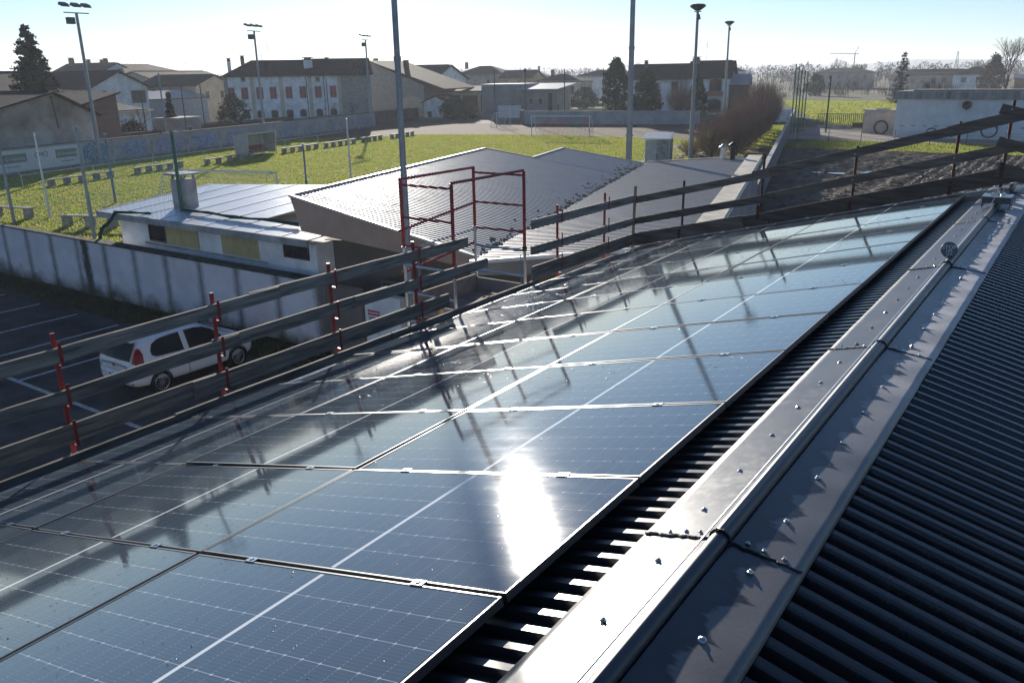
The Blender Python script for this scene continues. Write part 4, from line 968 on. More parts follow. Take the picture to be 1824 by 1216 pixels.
# ================================================================== concrete benches
def bench(label, p0, p1, nleg, z=.45, group='concrete benches round the pitch'):
    a = Vector(p0); c = Vector(p1); ln = (c-a).length; an = math.atan2((c-a).y, (c-a).x)
    b = thing('concrete_bench', label, 'bench', tuple(a), an, group)
    n = max(1, round(ln/2.4))
    for k in range(n): MB().box(ln*k/n+.008, ln*(k+1)/n-.008, -.2, .2, z, z+.07).build('seat_slab', M['bench'], b)
    for k in range(nleg):
        x = .35+(ln-.7)*k/(nleg-1); MB().box(x-.22, x+.22, -.15, .15, 0, z-.002).build('leg', M['bench'], b)
bs = [(-51.6,44.2,50.4,'leftmost long bench in front of the white banner'),(-51.2,52.4,58.0,'bench between the banner and the green roof post'),(-50.0,59.6,66.4,'long bench left of the dugout'),
      (-49.6,71.0,77.4,'bench just right of the dugout'),(-48.9,77.9,84.3,'second bench right of the dugout'),(-48.6,85.6,90.2,'third bench right of the dugout, partly behind a white post'),(-47.6,91.0,97.0,'farthest bench beside the thick grey mast')]
for k, (s_, ta, tb, lab) in enumerate(bs): bench('low concrete '+lab, ST(s_, ta), ST(s_+.2, tb), 5 if tb-ta > 5.5 else 4)
bench('concrete bench on the grass just left of the clubhouse', ST(-36.4,31.2), ST(-31.6,31.8), 4, .55)
bench('concrete bench cut by the left picture edge behind the wall', (-50.5,20.2,0), (-47.4,20.9,0), 2, .55)
rb = MB()
for k in range(8): rb.path([ST(-52.6,43+k*6.6,.0), ST(-52.6,43+k*6.6,.98)], .03, .03, 6)
rb.path([ST(-52.6,43,.95), ST(-52.6,89.2,.95)], .025, .025, 6)
tag(rb.build('touchline_rail', M['whitepaint']), 'thin white rail on posts behind the row of benches', 'rail')

# ================================================================== dugouts
d = thing('dugout', 'team dugout with milky panels among the benches by the graffiti wall', 'dugout', ST(-50.6, 66.6), FROT)
MB().box(-1.3,-1.24,0,4.6,.1,2.0).build('back_panel', M['cleargrey'], d)
rf = MB(); rf.prism([(-1.4,-.1,1.98),(.35,-.1,2.16),(.35,-.1,2.2),(-1.4,-.1,2.03)][::-1], (0,4.8,0)); rf.build('roof', M['cleargrey'], d)
for y in (0,4.56): MB().prism([(-1.23,y,.15),(.1,y,.15),(.25,y,2.1),(-1.23,y,1.97)][::-1],(0,.04,0)).build('side_panel', M['cleargrey'], d)
MB().box(-1.2,-.75,.1,4.5,.38,.44).build('seat', M['shutter'], d); MB().box(-1.22,-1.19,.1,4.5,.5,.95).build('seat_back', M['shutter'], d)
for y in (-.03,2.3,4.63):
    MB().tube((.18,y,0),(.28,y,2.12),.03,n=6).build('frame_post', M['galv'], d); MB().tube((-1.32,y,0),(-1.32,y,2.0),.03,n=6).build('frame_post', M['galv'], d)
d = thing('dugout', 'small dugout with tilted pale roof beside the shrubs', 'dugout', ST(-10.9, 68.4), FROT)
rf = MB(); rf.prism([(-1.35,-.9,2.02),(1.0,-.9,2.02),(1.0,1.25,2.4),(-1.35,1.25,2.4)],(0,0,.06)); rf.build('roof', M['whitecap'], d)
MB().box(.90,.95,-.6,1.1,.05,2.0).build('side_panel', M['grey_plaster'], d); MB().box(-.15,.895,-.62,-.57,.05,1.98).build('back_panel', M['bench'], d); MB().box(-1.05,-.16,-.615,-.575,.1,1.95).build('window_panel', M['cleargrey'], d)
for x in (-1.05,.92):
    for y in (-.6,1.1): MB().tube((x,y,0),(x,y,2.02 if y < 0 else 2.36),.03,n=6).build('frame_post', M['whitepaint'], d)

# ================================================================== advertising banner
bn = thing('advertising_banner', 'white advertising banner reading CMO on the graffiti wall', 'banner', ST(-61.03, 51.5), FROT)
MB().box(.0,.02,-3.9,5.35,.25,1.98).build('cloth', M['bannerwhite'], bn)
for y0_, y1_ in ((-3.3,-.5),(2.45,4.75)):
    p_ = MB().box(.0205,.026,y0_,y1_,.98,1.68).build('green_panel', M['bannergreen'], bn)
    me = text_mesh('Groupama', .44, .004); me.materials.append(M['letterwhite']); put('lettering', me, p_, (.031,(y0_+y1_)/2+.25,1.30), rot=(R(90),0,R(90)))
    MB().box(.0265,.030,y0_+.12,y0_+.42,1.15,1.45).build('emblem', mat('emblem_yellow',(.5,.5,.15),.6), p_)
me = text_mesh('CMO', .62, .004); me.materials.append(M['lettergrey']); put('lettering', me, bn, (.026,.98,1.40), rot=(R(90),0,R(90)))
for y in (-1.9,3.6): MB().box(.0205,.025,y-.7,y+.7,.62,.70).build('small_print', M['grey_plaster'], bn)
b2 = MB(); b2.box(.0,.02,-5,0,.2,1.95); tag(b2.build('leaf_banner', GR[0], loc=ST(-61.03,47.4), rz=FROT), 'pale blue printed banner left of the white one', 'banner')
# ================================================================== houses
def house(name, label, cx, cy, w, d, he, hr, kind, wm, rm, wins=(), chims=(), rz=FROT, over=.55, ridge=None, th=.16, group=None, antennas=(), z0=0.0, cat='house'):
    """w = size in local x, d = size in local y, kind g/h + ridge axis"""
    h = thing(name, label, cat, (cx, cy, z0), rz, group)
    X, Y = w/2, d/2; rp = 0.0 if ridge is None else ridge
    wb = MB(); wb.box(-X, X, -Y, Y, 0, he)
    if kind == 'gx':
        for x in (-X, X): wb.add([(x,-Y,he),(x,Y,he),(x,rp,hr-.03)], [(0,1,2) if x > 0 else (2,1,0)])
    elif kind == 'gy':
        for y in (-Y, Y): wb.add([(-X,y,he),(X,y,he),(rp,y,hr-.03)], [(0,1,2) if y < 0 else (2,1,0)])
    wb.build('wall', wm, h)
    rb = MB(); o = over
    def slab(q): rb.prism(q, (0,0,th))
    if kind == 'gx':
        k1 = (hr-he)/(Y+rp) if Y+rp else 0; k2 = (hr-he)/(Y-rp) if Y-rp else 0
        slab([(-X-o,-Y-o,he-k1*o),(X+o,-Y-o,he-k1*o),(X+o,rp,hr),(-X-o,rp,hr)]); slab([(-X-o,rp,hr),(X+o,rp,hr),(X+o,Y+o,he-k2*o),(-X-o,Y+o,he-k2*o)])
    elif kind == 'gy':
        k1 = (hr-he)/(X+rp); k2 = (hr-he)/(X-rp)
        slab([(-X-o,Y+o,he-k1*o),(-X-o,-Y-o,he-k1*o),(rp,-Y-o,hr),(rp,Y+o,hr)]); slab([(rp,Y+o,hr),(rp,-Y-o,hr),(X+o,-Y-o,he-k2*o),(X+o,Y+o,he-k2*o)])
    elif kind in ('hx', 'hy'):
        e = min(X, Y); hz0 = he-.25
        if kind == 'hx': r0, r1 = (-X+e*.95,0,hr), (X-e*.95,0,hr)
        else: r0, r1 = (0,-Y+e*.95,hr), (0,Y-e*.95,hr)
        c = [(-X-o,-Y-o,hz0),(X+o,-Y-o,hz0),(X+o,Y+o,hz0),(-X-o,Y+o,hz0)]
        if kind == 'hx': rb.add(c+[r0,r1], [(0,1,5,4),(1,2,5),(2,3,4,5),(3,0,4),(3,2,1,0)])
        else: rb.add(c+[r0,r1], [(0,1,4),(1,2,5,4),(2,3,5),(3,0,4,5),(3,2,1,0)])
    elif kind == 'my':          # single pitch rising with y
        slab([(-X-o,-Y-o,he),(X+o,-Y-o,he),(X+o,Y+o,hr),(-X-o,Y+o,hr)])
        h_ = MB()
        h_.add([(-X,-Y,he),(-X,Y,he),(-X,Y,hr)],[(2,1,0)]); h_.add([(X,-Y,he),(X,Y,he),(X,Y,hr)],[(0,1,2)]); h_.add([(-X,Y,he),(X,Y,he),(X,Y,hr),(-X,Y,hr)],[(3,2,1,0)]); h_.build('wall', wm, h)
    elif kind == 'flat':
        rb.box(-X-o, X+o, -Y-o, Y+o, he+.002, he+.18)
    ro = rb.build('roof', rm, h)
    if kind in ('gx','gy','hx','hy') and rm is not M['zinc']:
        cap = MB()
        if kind in ('gx','hx'): cap.tube((-X*.98,rp,hr+th*.8),(X*.98,rp,hr+th*.8),.12,n=6)
        else: cap.tube((rp,-Y*.98,hr+th*.8),(rp,Y*.98,hr+th*.8),.12,n=6)
        if kind[0] == 'g': cap.build('ridge_tiles', rm, ro)
    if over and kind in ('gx','gy'):
        for sg in (-1,1):
            if kind == 'gx': MB().tube((-X-o,sg*(Y+o+.06),he-(hr-he)/Y*o+.05),(X+o,sg*(Y+o+.06),he-(hr-he)/Y*o+.05),.07,n=6).build('gutter', M['brownwall'], ro)
            else: MB().tube((sg*(X+o+.06),-Y-o,he-(hr-he)/X*o+.05),(sg*(X+o+.06),Y+o,he-(hr-he)/X*o+.05),.07,n=6).build('gutter', M['brownwall'], ro)
    for (face, u, z, ww, hh, kd) in wins:
        ang = {'-y':0, '+x':R(90), '+y':R(180), '-x':R(270)}[face]; dist = Y if face[1] == 'y' else X
        uu = u if face in ('-y','+x') else -u
        Mx = Matrix.Rotation(ang, 4, 'Z') @ Matrix.Translation((uu, -dist, z))
        if kd == 'shutter':
            a = MB(); a.ring(-ww/2-.06, ww/2+.06, -.06, hh+.06, .06, -.03, .0); fo = a.xf(Mx).build('window', M['winframe'], h)
            for sg in (-1, 1):
                s_ = MB(); s_.box(min(0,sg*ww/2)+.01, max(0,sg*ww/2)-.01, -.05, -.002, .01, hh-.01); s_.xf(Mx).build('shutter', M['shutter'], fo)
            continue
        if kd == 'door':
            a = MB(); a.ring(-ww/2, ww/2, 0, hh, .07, -.04, .0); fo = a.xf(Mx).build('door', M['winframe'], h)
            s_ = MB(); s_.box(-ww/2+.07, ww/2-.07, -.02, -.002, .02, hh-.07); s_.xf(Mx).build('door_leaf', M['brownwall'], fo); continue
        if kd == 'arch':
            n = 10; pts = [(-ww/2,0)]+[(ww/2*math.cos(math.pi-math.pi*k/n), hh-ww*.28+ww*.28*math.sin(math.pi*k/n)) for k in range(n+1)]+[(ww/2,0)]
            a = MB(); a.prism([(x*1.14, -.035, zz*1.06-.04) for x, zz in pts][::-1], (0,.033,0)); fo = a.xf(Mx).build('window', M['winframe'], h)
            s_ = MB(); s_.prism([(x*.96, -.05, zz*.96+.02) for x, zz in pts][::-1], (0,.014,0)); s_.xf(Mx).build('pane', M['pane'], fo); continue
        a = MB(); a.ring(-ww/2-.05, ww/2+.05, -.05, hh+.05, .08, -.045, .0); fo = a.xf(Mx).build('window', M['winframe'], h)
        s_ = MB(); s_.box(-ww/2+.03, ww/2-.03, -.02, -.002, .03, hh-.03); s_.xf(Mx).build('pane', M['pane'], fo)
        s_ = MB(); s_.box(-ww/2-.12, ww/2+.12, -.12, -.001, -.12, -.055); s_.xf(Mx).build('sill', M['concrete'], fo)
        if kd == 'open':
            for sg in (-1, 1):
                s_ = MB(); c = sg*(ww/2+.07+ww/4); s_.box(c-ww/4, c+ww/4, -.05, -.003, -.02, hh+.02); s_.xf(Mx).build('shutter', M['brownwall'], fo)
    for (x, y, zb, zt, sz, cm) in chims:
        c = MB(); c.box(x-sz/2, x+sz/2, y-sz/2, y+sz/2, zb, zt); co_ = c.build('chimney', cm, ro)
        c = MB(); c.box(x-sz*.62, x+sz*.62, y-sz*.62, y+sz*.62, zt+.002, zt+.10); c.box(x-sz*.4, x+sz*.4, y-sz*.4, y+sz*.4, zt+.102, zt+.32); c.box(x-sz*.66, x+sz*.66, y-sz*.66, y+sz*.66, zt+.322, zt+.42); c.build('chimney_cap', M['tilered'], co_)
    for (x, y, zb, zt) in antennas:
        c = MB(); c.tube((x,y,zb),(x,y,zt),.03,n=5)
        for k in range(4): l_ = .5-.08*k; c.tube((x-l_,y,zt-.1-.28*k),(x+l_,y,zt-.1-.28*k),.018,n=4)
        c.tube((x,y-.6,zt-.35),(x,y+.6,zt-.35),.018,n=4); c.build('aerial', M['pole'], ro)
    return h
def hst(name, label, s0, s1, t0, t1, *a, **k):
    x, y, _ = ST((s0+s1)/2, (t0+t1)/2); return house(name, label, x, y, s1-s0, t1-t0, *a, **k)

# shed with the peeling gable, brick annex
sh = hst('old_shed', 'old shed with peeling plaster gable and dark tiled roof at the left', -76, -63, 46.5, 60.9, 4.35, 6.35, 'gx', M['old_plaster'], M['tiledark'], over=.45, ridge=2.7)
mb = MB(); mb.tube((6.52,2.9,3.3),(6.52,2.6,6.1),.06,n=6); mb.build('stain_pipe', M['brownwall'], sh)
hst('brick_annex', 'brick annex with dark sloping roof attached to the peeling shed', -77, -65.2, 61.4, 66.2, 5.0, 6.1, 'my', M['brick'], M['tiledark'], over=.35)
hst('long_house', 'long house with dark tiled roof behind the big conifer', -107, -95, 66, 87, 6.1, 8.5, 'gy', M['cream'], M['tile'], [('+x',-4,3.4,1,1.3,'open'),('+x',0,3.4,1,1.3,'open'),('+x',4,3.4,1,1.3,'open')], [(0,-3,8,9.3,.7,M['brick'])])
hst('gabled_house', 'white gabled house with brown roof and brick loggia left of the masts', -112, -95, 92.4, 103.6, 6.35, 8.5, 'gx', M['white_plaster'], M['tile'], [('+x',-2.9,4.9,.9,1.0,'plain'),('+x',3.6,4.0,3.0,1.9,'door'),('-y',2,5.0,.8,.8,'plain'),('-y',-4,4.0,.9,1.2,'plain'),('+x',-3.0,1.2,1,1.4,'plain')])
hst('low_house', 'low white cottage with mossy roof behind the brick annex', -90, -82, 80.2, 89.0, 3.75, 5.0, 'hy', M['white_plaster'], M['tilegreen'], [('+x',1.0,.2,1.0,2.4,'door'),('+x',-2.2,1.4,1.0,1.2,'plain'),('-y',0,1.3,1,1.3,'plain')])
hst('back_house', 'pale gabled house with four roof chimneys beyond the left mast', -164, -150, 150.5, 161.0, 9.0, 11.0, 'gx', M['white_plaster'], M['tiledark'], [('+x',-1.5,7.2,1,1.3,'plain'),('+x',2.2,7.0,1,1.3,'plain'),('-y',2,6.5,1,1.3,'plain')], [(-5,-1,10.2,12.0,.9,M['brick']),(-1,0,10.6,11.6,.7,M['brick']),(2,1,10.4,11.5,.7,M['brick']),(5,-1,10.4,11.7,.8,M['brick'])])
hst('back_house', 'long red roofed house with aerials on the left skyline', -182, -170, 178, 200, 9.6, 11.5, 'hy', M['ochre'], M['tilered'], [('+x',k,6.6,1,1.3,'open') for k in (-8,-4,0,4,8)], (), antennas=((0,-2,11.3,14.3),(0,3,11.3,13.6),(0,6,11.2,13.5),(0,1,11.3,13.2)))
hst('back_house', 'ochre walled house with dark hipped roof below the aerials', -152, -140, 147.5, 166, 8.3, 9.9, 'hy', M['ochre'], M['tiledark'], [('+x',k,5.2,1,1.3,'plain') for k in (-6,-2,2,6)])
hst('back_house', 'broad brown roofed house left of the farmhouse', -132, -119, 134, 155, 6.8, 8.8, 'gy', M['cream'], M['tile'], [('+x',k,4.2,1,1.3,'plain') for k in (-7,-2.5,2.5)], (), antennas=((0,5,8.7,10.8),))
hst('back_house', 'cream gabled house touching the left end of the farmhouse', -112, -100, 120.6, 130.4, 6.3, 7.9, 'gx', M['cream'], M['tilegreen'], [('+x',-2,4.0,.9,1.2,'plain'),('+x',2,4.0,.9,1.2,'plain'),('-y',0,3.5,1,1.2,'plain')])
hst('back_house', 'pink walled house with grey roof between the gables', -118, -108, 108, 119, 5.6, 7.2, 'gx', M['pink'], M['tiledark'], [('+x',-3,3.6,.9,1.2,'plain'),('+x',1,3.6,.9,1.2,'plain')])
hst('blue_shed', 'long blue grey metal shed left of the farmhouse', -104, -99, 105.5, 122, 4.3, 5.4, 'gy', mat('blue_grey_sheet',(.20,.26,.33),.5,var=.15), M['zinc'], over=.2, cat='shed')
hst('garden_shed', 'small grey garden hut with flat roof behind the graffiti wall', -70, -67, 76.5, 80.5, 3.0, 3.2, 'flat', M['grey_plaster'], M['concrete'], [('+x',0,.1,.9,2.0,'door')], cat='shed', over=.15)
# farmhouse with red shutters, facade square to the pitch corner
wn_ = [('-y', x_-.3, 4.2, .95, 1.72, 'shutter') for x_ in (-7.59,-5.6,-3.34,-1.32,1.05,3.19,5.56,7.87)]
wn_ += [('-y', x_-.3, 1.35, 1.0, 1.15, 'arch') for x_ in (-7.7,-5.7,-3.51,-1.39,.93,3.0,5.52,7.72)] + [('-y',-5.95,6.85,.6,.6,'plain'),('-y',5.3,6.7,.6,.6,'plain')]
FX, FY, FR = -105.16-4.5*math.sin(.8656)+.3*math.cos(.8656), 88.75+4.5*math.cos(.8656)+.3*math.sin(.8656), .8656
fm_ = house('farmhouse', 'long white farmhouse with red shutters and brown tiled roof', FX, FY, 17.7, 9.0, 7.75, 10.0, 'hx', M['white_plaster'], M['tile'], wn_,
    [(-7.9,-1.5,8.2,9.9,.55,M['white_plaster']),(-5.9,0,9.3,10.3,.6,M['brick']),(4.1,-2.2,8.6,9.9,1.35,M['white_plaster']),(7.2,.5,9.2,9.9,.6,M['brick'])], rz=FR, over=.6, antennas=((-1.9,0,9.9,12.7),(6.5,0,9.6,11.4),(-2.9,0,9.9,11)))
for x_ in (-8.55,-4.7,-.35,4.05,8.6): MB().box(x_-.28,x_+.28,-4.62,-4.502,0,7.5).build('pilaster', M['cream'] if x_ > -8 else M['stone'], fm_)
MB().tube((6.2,-4.66,0),(6.2,-4.66,7.5),.06,n=6).build('downpipe', M['brownwall'], fm_)
MB().box(8.852,13.6,-4.45,4.4,0,7.7).build('wall', M['stone'], fm_)
rx = MB(); rx.prism([(4.2,-5.1,7.52),(14.0,-5.1,7.52),(14.0,0,10.03),(4.2,0,10.03)],(0,0,.12)); rx.prism([(4.2,0,10.03),(14.0,0,10.03),(14.0,5.1,7.52),(4.2,5.1,7.52)],(0,0,.12)); rx.build('roof', M['tile'], fm_)
# barn with asymmetric gable
ba = thing('stone_barn', 'rubble stone barn with wide low gable right of the farmhouse', 'barn', ST(-74, 147), FROT)
prof = [(-9,0),(8.2,0),(8.2,5.6),(-2.6,9.75),(-9,7.6)]
MB().prism([(x,-7,z) for x, z in prof], (0,14,0)).build('wall', M['stone'], ba)
rb = MB(); rb.prism([(-9.5,-7.6,7.5),(-2.6,-7.6,9.85),(-2.6,7.6,9.85),(-9.5,7.6,7.5)],(0,0,.2)); rb.prism([(-2.6,-7.6,9.85),(12.6,-7.6,4.75),(12.6,7.6,4.75),(-2.6,7.6,9.85)],(0,0,.2)); ro_ = rb.build('roof', M['tile'], ba)
c_ = MB(); c_.box(-4.9,-4.2,-1,-.3,9.2,10.5); c_.build('chimney', M['brick'], ro_); c_ = MB(); c_.box(.4,1.2,1,1.8,8.5,10.1); c_.build('chimney', M['tilered'], ro_)
n = 12; ap = [(3.1,-7.04,.1)]+[(5.9-2.8*math.cos(math.pi*k/n),-7.04,2.4+1.5*math.sin(math.pi*k/n)) for k in range(n+1)]+[(8.0,-7.04,.1)]
ap = [(3.1,-7.04,.1),(3.1,-7.04,2.6)]+[(5.5-2.4*math.cos(math.pi*k/n),-7.04,2.6+1.1*math.sin(math.pi*k/n)) for k in range(1,n)]+[(7.9,-7.04,2.6),(7.9,-7.04,.1)]
MB().prism(ap,(0,.036,0)).build('arch_infill', M['cream'], ba)
MB().box(-4.3,-3.4,-7.05,-7.003,3.6,5.2).build('window', M['winframe'], ba)
hst('gabled_house', 'white house with brown roof and striped gable behind the barn', -86, -73, 160, 178, 6.4, 9.2, 'gx', M['white_plaster'], M['tile'], [('-y',-3,4,1,1.4,'plain'),('-y',2,4,1,1.4,'plain'),('+x',-2.5,4.5,1,1.4,'plain'),('+x',3,2.5,1,1.4,'plain')])
hst('arched_shed', 'small white shed with tiled roof beside the hedge', -65, -60.4, 138, 144, 2.75, 3.7, 'gy', M['white_plaster'], M['tilered'], [('-y',-1.2,.1,.8,1.0,'plain')], over=.4, cat='shed')
po_ = hst('open_porch', 'long open porch with pale beam and tiled roof behind the white shed', -70, -58.5, 149, 156, .1, .3, 'flat', M['concrete'], M['concrete'], over=0, cat='porch')
MB().box(-5.9,5.9,-3.6,-3.3,3.55,4.15).build('beam', M['cream'], po_); MB().prism([(-6.2,-4.2,4.2),(6.2,-4.2,4.2),(6.2,4,5.0),(-6.2,4,5.0)],(0,0,.18)).build('porch_roof', M['tile'], po_)
for x in (-5.6,-1.9,1.9,5.6): MB().box(x-.18,x+.18,-3.6,-3.25,.3,3.55).build('porch_post', M['cream'], po_)
MB().box(-5.9,5.9,3.0,3.2,.3,4.9).build('back_wall', M['brownwall'], po_)
hst('grey_block', 'blocky grey flat roofed building behind the small goal', -54.6, -47.2, 140, 150, 5.45, 5.6, 'flat', M['grey_plaster'], M['whitecap'], [('-y',2.2,.1,1.1,2.2,'door')], over=.06, cat='building')
gb2 = hst('workshop', 'grey workshop with pale overhanging sheet roof left of the meadow', -46.9, -41.0, 139.2, 150, 4.6, 5.4, 'my', M['grey_plaster'], M['zinc'], [('-y',-1.2,2.2,.7,1.0,'plain'),('-y',.5,2.2,.7,1.0,'plain'),('-y',2.3,.1,.9,4.0,'plain'),('+x',-3,.2,1,2.1,'door')], over=.9, cat='building')
# right and far houses
hst('back_house', 'brown roofed house with pale gable on the skyline right of the barn', -98, -83, 230, 242, 7.4, 9.6, 'hx', M['grey_plaster'], M['tiledark'], [('-y',k,4.5,1,1.3,'plain') for k in (-5,-1,3)], [(-6,0,8.8,10.3,.8,M['brick'])], antennas=((5,0,9.4,12),))
hst('back_house', 'peach house with red roof beside the slim lamp', -80.2, -71.3, 220, 231, 6.2, 8.0, 'gx', M['ochre'], M['tilered'], [('-y',-2.5,4.2,1,1.3,'plain'),('-y',1,4.2,1.2,1.5,'plain'),('+x',0,4,1,1.3,'plain')], (), antennas=((-2,0,7.8,10.5),))
hst('back_house', 'pale green house with dark hipped roof above the meadow', -66, -53.4, 205, 216, 5.4, 7.0, 'hx', M['cream'], M['tiledark'], [('-y',1,3.6,1.1,1.1,'plain'),('-y',4,2.0,1.0,2.2,'door'),('-y',-3,3.5,1,1.2,'plain'),('-y',.8,1.0,1.2,1.0,'plain')], [(-2.5,-1,6.3,7.7,.7,M['brick'])])
hst('back_house', 'house with brown hipped roof and aerial left of the cypress', -65, -51, 240, 252, 6.3, 7.9, 'hx', M['white_plaster'], M['tile'], [('-y',2,4,1,1.3,'plain')], [(5,-1,7.2,8.9,.9,M['brick'])], antennas=((1,0,7.7,10),))
hst('small_shed', 'low white roofed shed below the pale green house', -63, -56, 186, 192, 2.6, 3.8, 'gy', M['white_plaster'], M['zinc'], [('-y',0,.1,1.2,2,'door')], cat='shed')
bh = hst('large_house', 'large white house with dark roof and arched balcony behind the cypresses', -30.4, -19.6, 150, 159.5, 6.15, 8.35, 'gx', M['white_plaster'], M['tiledark'], [('-y',2.8,4.0,1.1,1.5,'plain'),('-y',-3.6,4.0,1.1,1.5,'plain'),('-y',4.2,2.6,2.2,.5,'plain')], [(-3,-1,7.8,8.8,.6,M['brick'])], over=.6)
bw2 = hst('large_house', 'right wing of the large house with arched loggia and balcony', -19.6, -12.9, 148.6, 159.5, 6.2, 8.75, 'gx', M['white_plaster'], M['tiledark'], [('-y',1.2,3.9,2.0,2.1,'arch'),('-y',1.2,.4,2.2,2.3,'arch')], [(-2.8,-1,8.4,9.2,1.2,M['brick'])], over=.6, antennas=((-1.2,0,8.5,12.0),))
MB().box(-.4,3.0,-6.3,-5.5,3.1,3.22).build('balcony_floor', M['concrete'], bw2); MB().box(-.2,2.6,-6.3,-6.24,3.23,3.95).build('balcony_front', mat('terracotta_panel',(.38,.16,.07),.7), bw2)
hst('blue_roof_shed', 'low building with pale blue sheet roof right of the large house', -12.6, -9.9, 150, 157, 4.9, 6.5, 'gx', M['brownwall'], M['zinc'], over=.3, cat='shed')
house('country_villa', 'pink farm villa with brown roof beneath the crane', -81, 336, 20, 12, 5.9, 7.4, 'hx', M['pink'], M['tile'], [('-y',k,3.4,1.0,1.4,'plain') for k in (-7,-4,-1,2,5,8)]+[('-y',k,.9,1.0,1.5,'plain') for k in (-7,-4,-1,2,5)]+[('+x',0,3,1,1.4,'plain')], rz=.10)
house('vaulted_house', 'long low house with dark roof right of the lone fir', -45, 304, 16, 10, 4.9, 6.3, 'gx', M['cream'], M['tiledark'], [('-y',k,2.4,1.3,1.5,'plain') for k in (-6,-3,0,3,6)], rz=.05)
house('vaulted_house', 'hipped dark roofed house left of the russet tree', -33, 300, 12, 10, 5.0, 7.0, 'hx', M['white_plaster'], M['tiledark'], [('-y',k,2.6,1.3,1.5,'plain') for k in (-3,1,4)], rz=.05)
house('far_hall', 'low pale hall at the right edge beyond the fields', -15, 320, 18, 8, 3.4, 4.4, 'gx', M['brick'], M['zinc'], (), rz=.05, cat='building')
house('far_hall', 'white low farm building between the villa and the fir', -62, 350, 10, 7, 2.8, 3.8, 'gx', M['white_plaster'], M['tilered'], [('-y',2,.2,2,2,'door')], rz=.05, cat='building')
rngh = random.Random(77)
for k, (s_, t_) in enumerate(((-190,260),(-150,270),(-128,262),(-120,300),(-100,310),(-72,330),(-45,350),(-30,330),(-215,215),(-238,240))):
    hst('distant_house', 'distant house on the skyline, %s from the left' % ['third','fourth','fifth','sixth','seventh','eighth','ninth','tenth','second','first'][k], s_-6, s_+6, t_, t_+10, rngh.uniform(5.5,7.2), rngh.uniform(7.6,9.2), rngh.choice(('hx','gx','hy')), rngh.choice((M['cream'],M['white_plaster'],M['ochre'],M['pink'])), rngh.choice((M['tile'],M['tilered'],M['tiledark'])), [('-y',-2,4,1,1.2,'plain'),('-y',2,4,1,1.2,'plain'),('+x',0,4,1,1.2,'plain')], [(1,0,7,9.4,.7,M['brick'])], group='houses on the skyline')
# low garden walls behind the graffiti wall
for k, (s_, t0_, t1_, h_, m_, lab) in enumerate(((-69,66.6,76,1.9,M['brownwall'],'dark brown garden wall below the low cottage'),(-70,81,104,2.0,M['brownwall'],'dark brown garden wall left of the farmhouse'),(-70.5,104.5,136,1.6,M['grey_plaster'],'grey garden wall below the farmhouse windows'),(-66,118,137.5,1.8,M['brownwall'],'low wall below the barn arch'))):
    g_ = MB(); g_.box(-.12,.12,0,t1_-t0_,0,h_); tag(g_.build('garden_wall', m_, loc=ST(s_,t0_), rz=FROT), lab, 'wall')

# ---- pale stone block, kiosk, gate at the right
wb_ = thing('white_outbuilding', 'white flat roofed outbuilding with stained cornice at the right', 'building', (-2.0, 102.5, 0), -.06)
MB().box(-15.2,16,-4.2,5,0,4.05).build('wall', mat('limewashed_block',(.80,.80,.80),.9,vscale=1.2,col2=(.64,.65,.66),bump=.3,bscale=6), wb_)
MB().box(-15.5,16.2,-4.5,5.3,4.052,4.85).build('cornice', mat('stained_cornice',(.42,.41,.40),.9,vscale=.9,col2=(.10,.10,.10),stretch=(1.5,1.5,.25)), wb_)
MB().box(-13.8,-1.5,-3.6,-3.2,4.852,5.0).build('roof_kerb', M['black'], wb_)
MB().box(-15.0,15.8,-4.0,4.8,4.853,4.87).build('roof_gravel', M['concrete'], wb_)
lm = MB(); lm.lathe([(.05,0),(.42,.25),(.45,.7),(.2,.9)], c=(-8.2,-4.62,3.0), n=10); lm.build('wall_lamp', M['black'], wb_)
MB().tube((-15.35,-3.2,2.9),(-15.35,-3.2,3.6),.12,n=8).build('vent_pipe', M['concrete'], wb_)
for j in range(12):
    for i in range(26):
        if j >= 11: continue
for k in range(14): MB().box(-14.6+k*1.15, -14.2+k*1.15, -4.235, -4.202, 1.22, 1.30).build('vent_slot', M['grey_plaster'] if k not in (5,9) else M['noticered'], wb_)
for k in range(9): MB().box(-14.9,15.7,-4.212,-4.2005,.42*k+.40,.42*k+.415).build('block_joint', M['white_plaster'], wb_)
ki = thing('kiosk', 'small cream kiosk with flat roof beside the gate', 'kiosk', (-20.0,105.3,0), -.05)
MB().box(-1.7,1.75,-1.2,1.2,0,2.55).build('wall', mat('kiosk_plaster',(.55,.48,.43),.85,var=.12), ki); MB().box(-1.85,1.9,-1.35,1.35,2.552,2.68).build('roof', M['concrete'], ki); MB().box(-.6,.7,-.6,.6,2.682,2.78).build('roof_hatch', M['taupe'], ki)
tr = MB(); n = 28
for k in range(n):
    a, c = 2*math.pi*k/n, 2*math.pi*(k+1)/n; tr.tube((.72*math.cos(a),0,.72+.72*math.sin(a)),(.72*math.cos(c),0,.72+.72*math.sin(c)),.09,n=6,cap=False)
tag(tr.build('hose_ring', M['black'], loc=(-19.7,103.9,0)), 'big black hose ring leaning on the kiosk', 'ring')
o = put('hose_ring', bpy.data.objects['hose_ring'].data, None, (-8.0,97.4,.35)); tag(o, 'black hose ring hanging on the white outbuilding', 'ring')
o = put('hose_ring', bpy.data.objects['hose_ring'].data, None, (-13.4,97.9,.1)); o.scale=(.7,.7,.7); tag(o, 'smaller black hose ring behind the guardrail board', 'ring')
ga = thing('sliding_gate', 'dark railing gate at the back of the yard', 'gate', (-29,111.6,0), .02)
for k in range(36): MB().box(.12*k*2, .12*k*2+.07, -.02,.02,.45 if k < 18 else .75,1.75).build('rail_bar', M['darkpole'], ga)
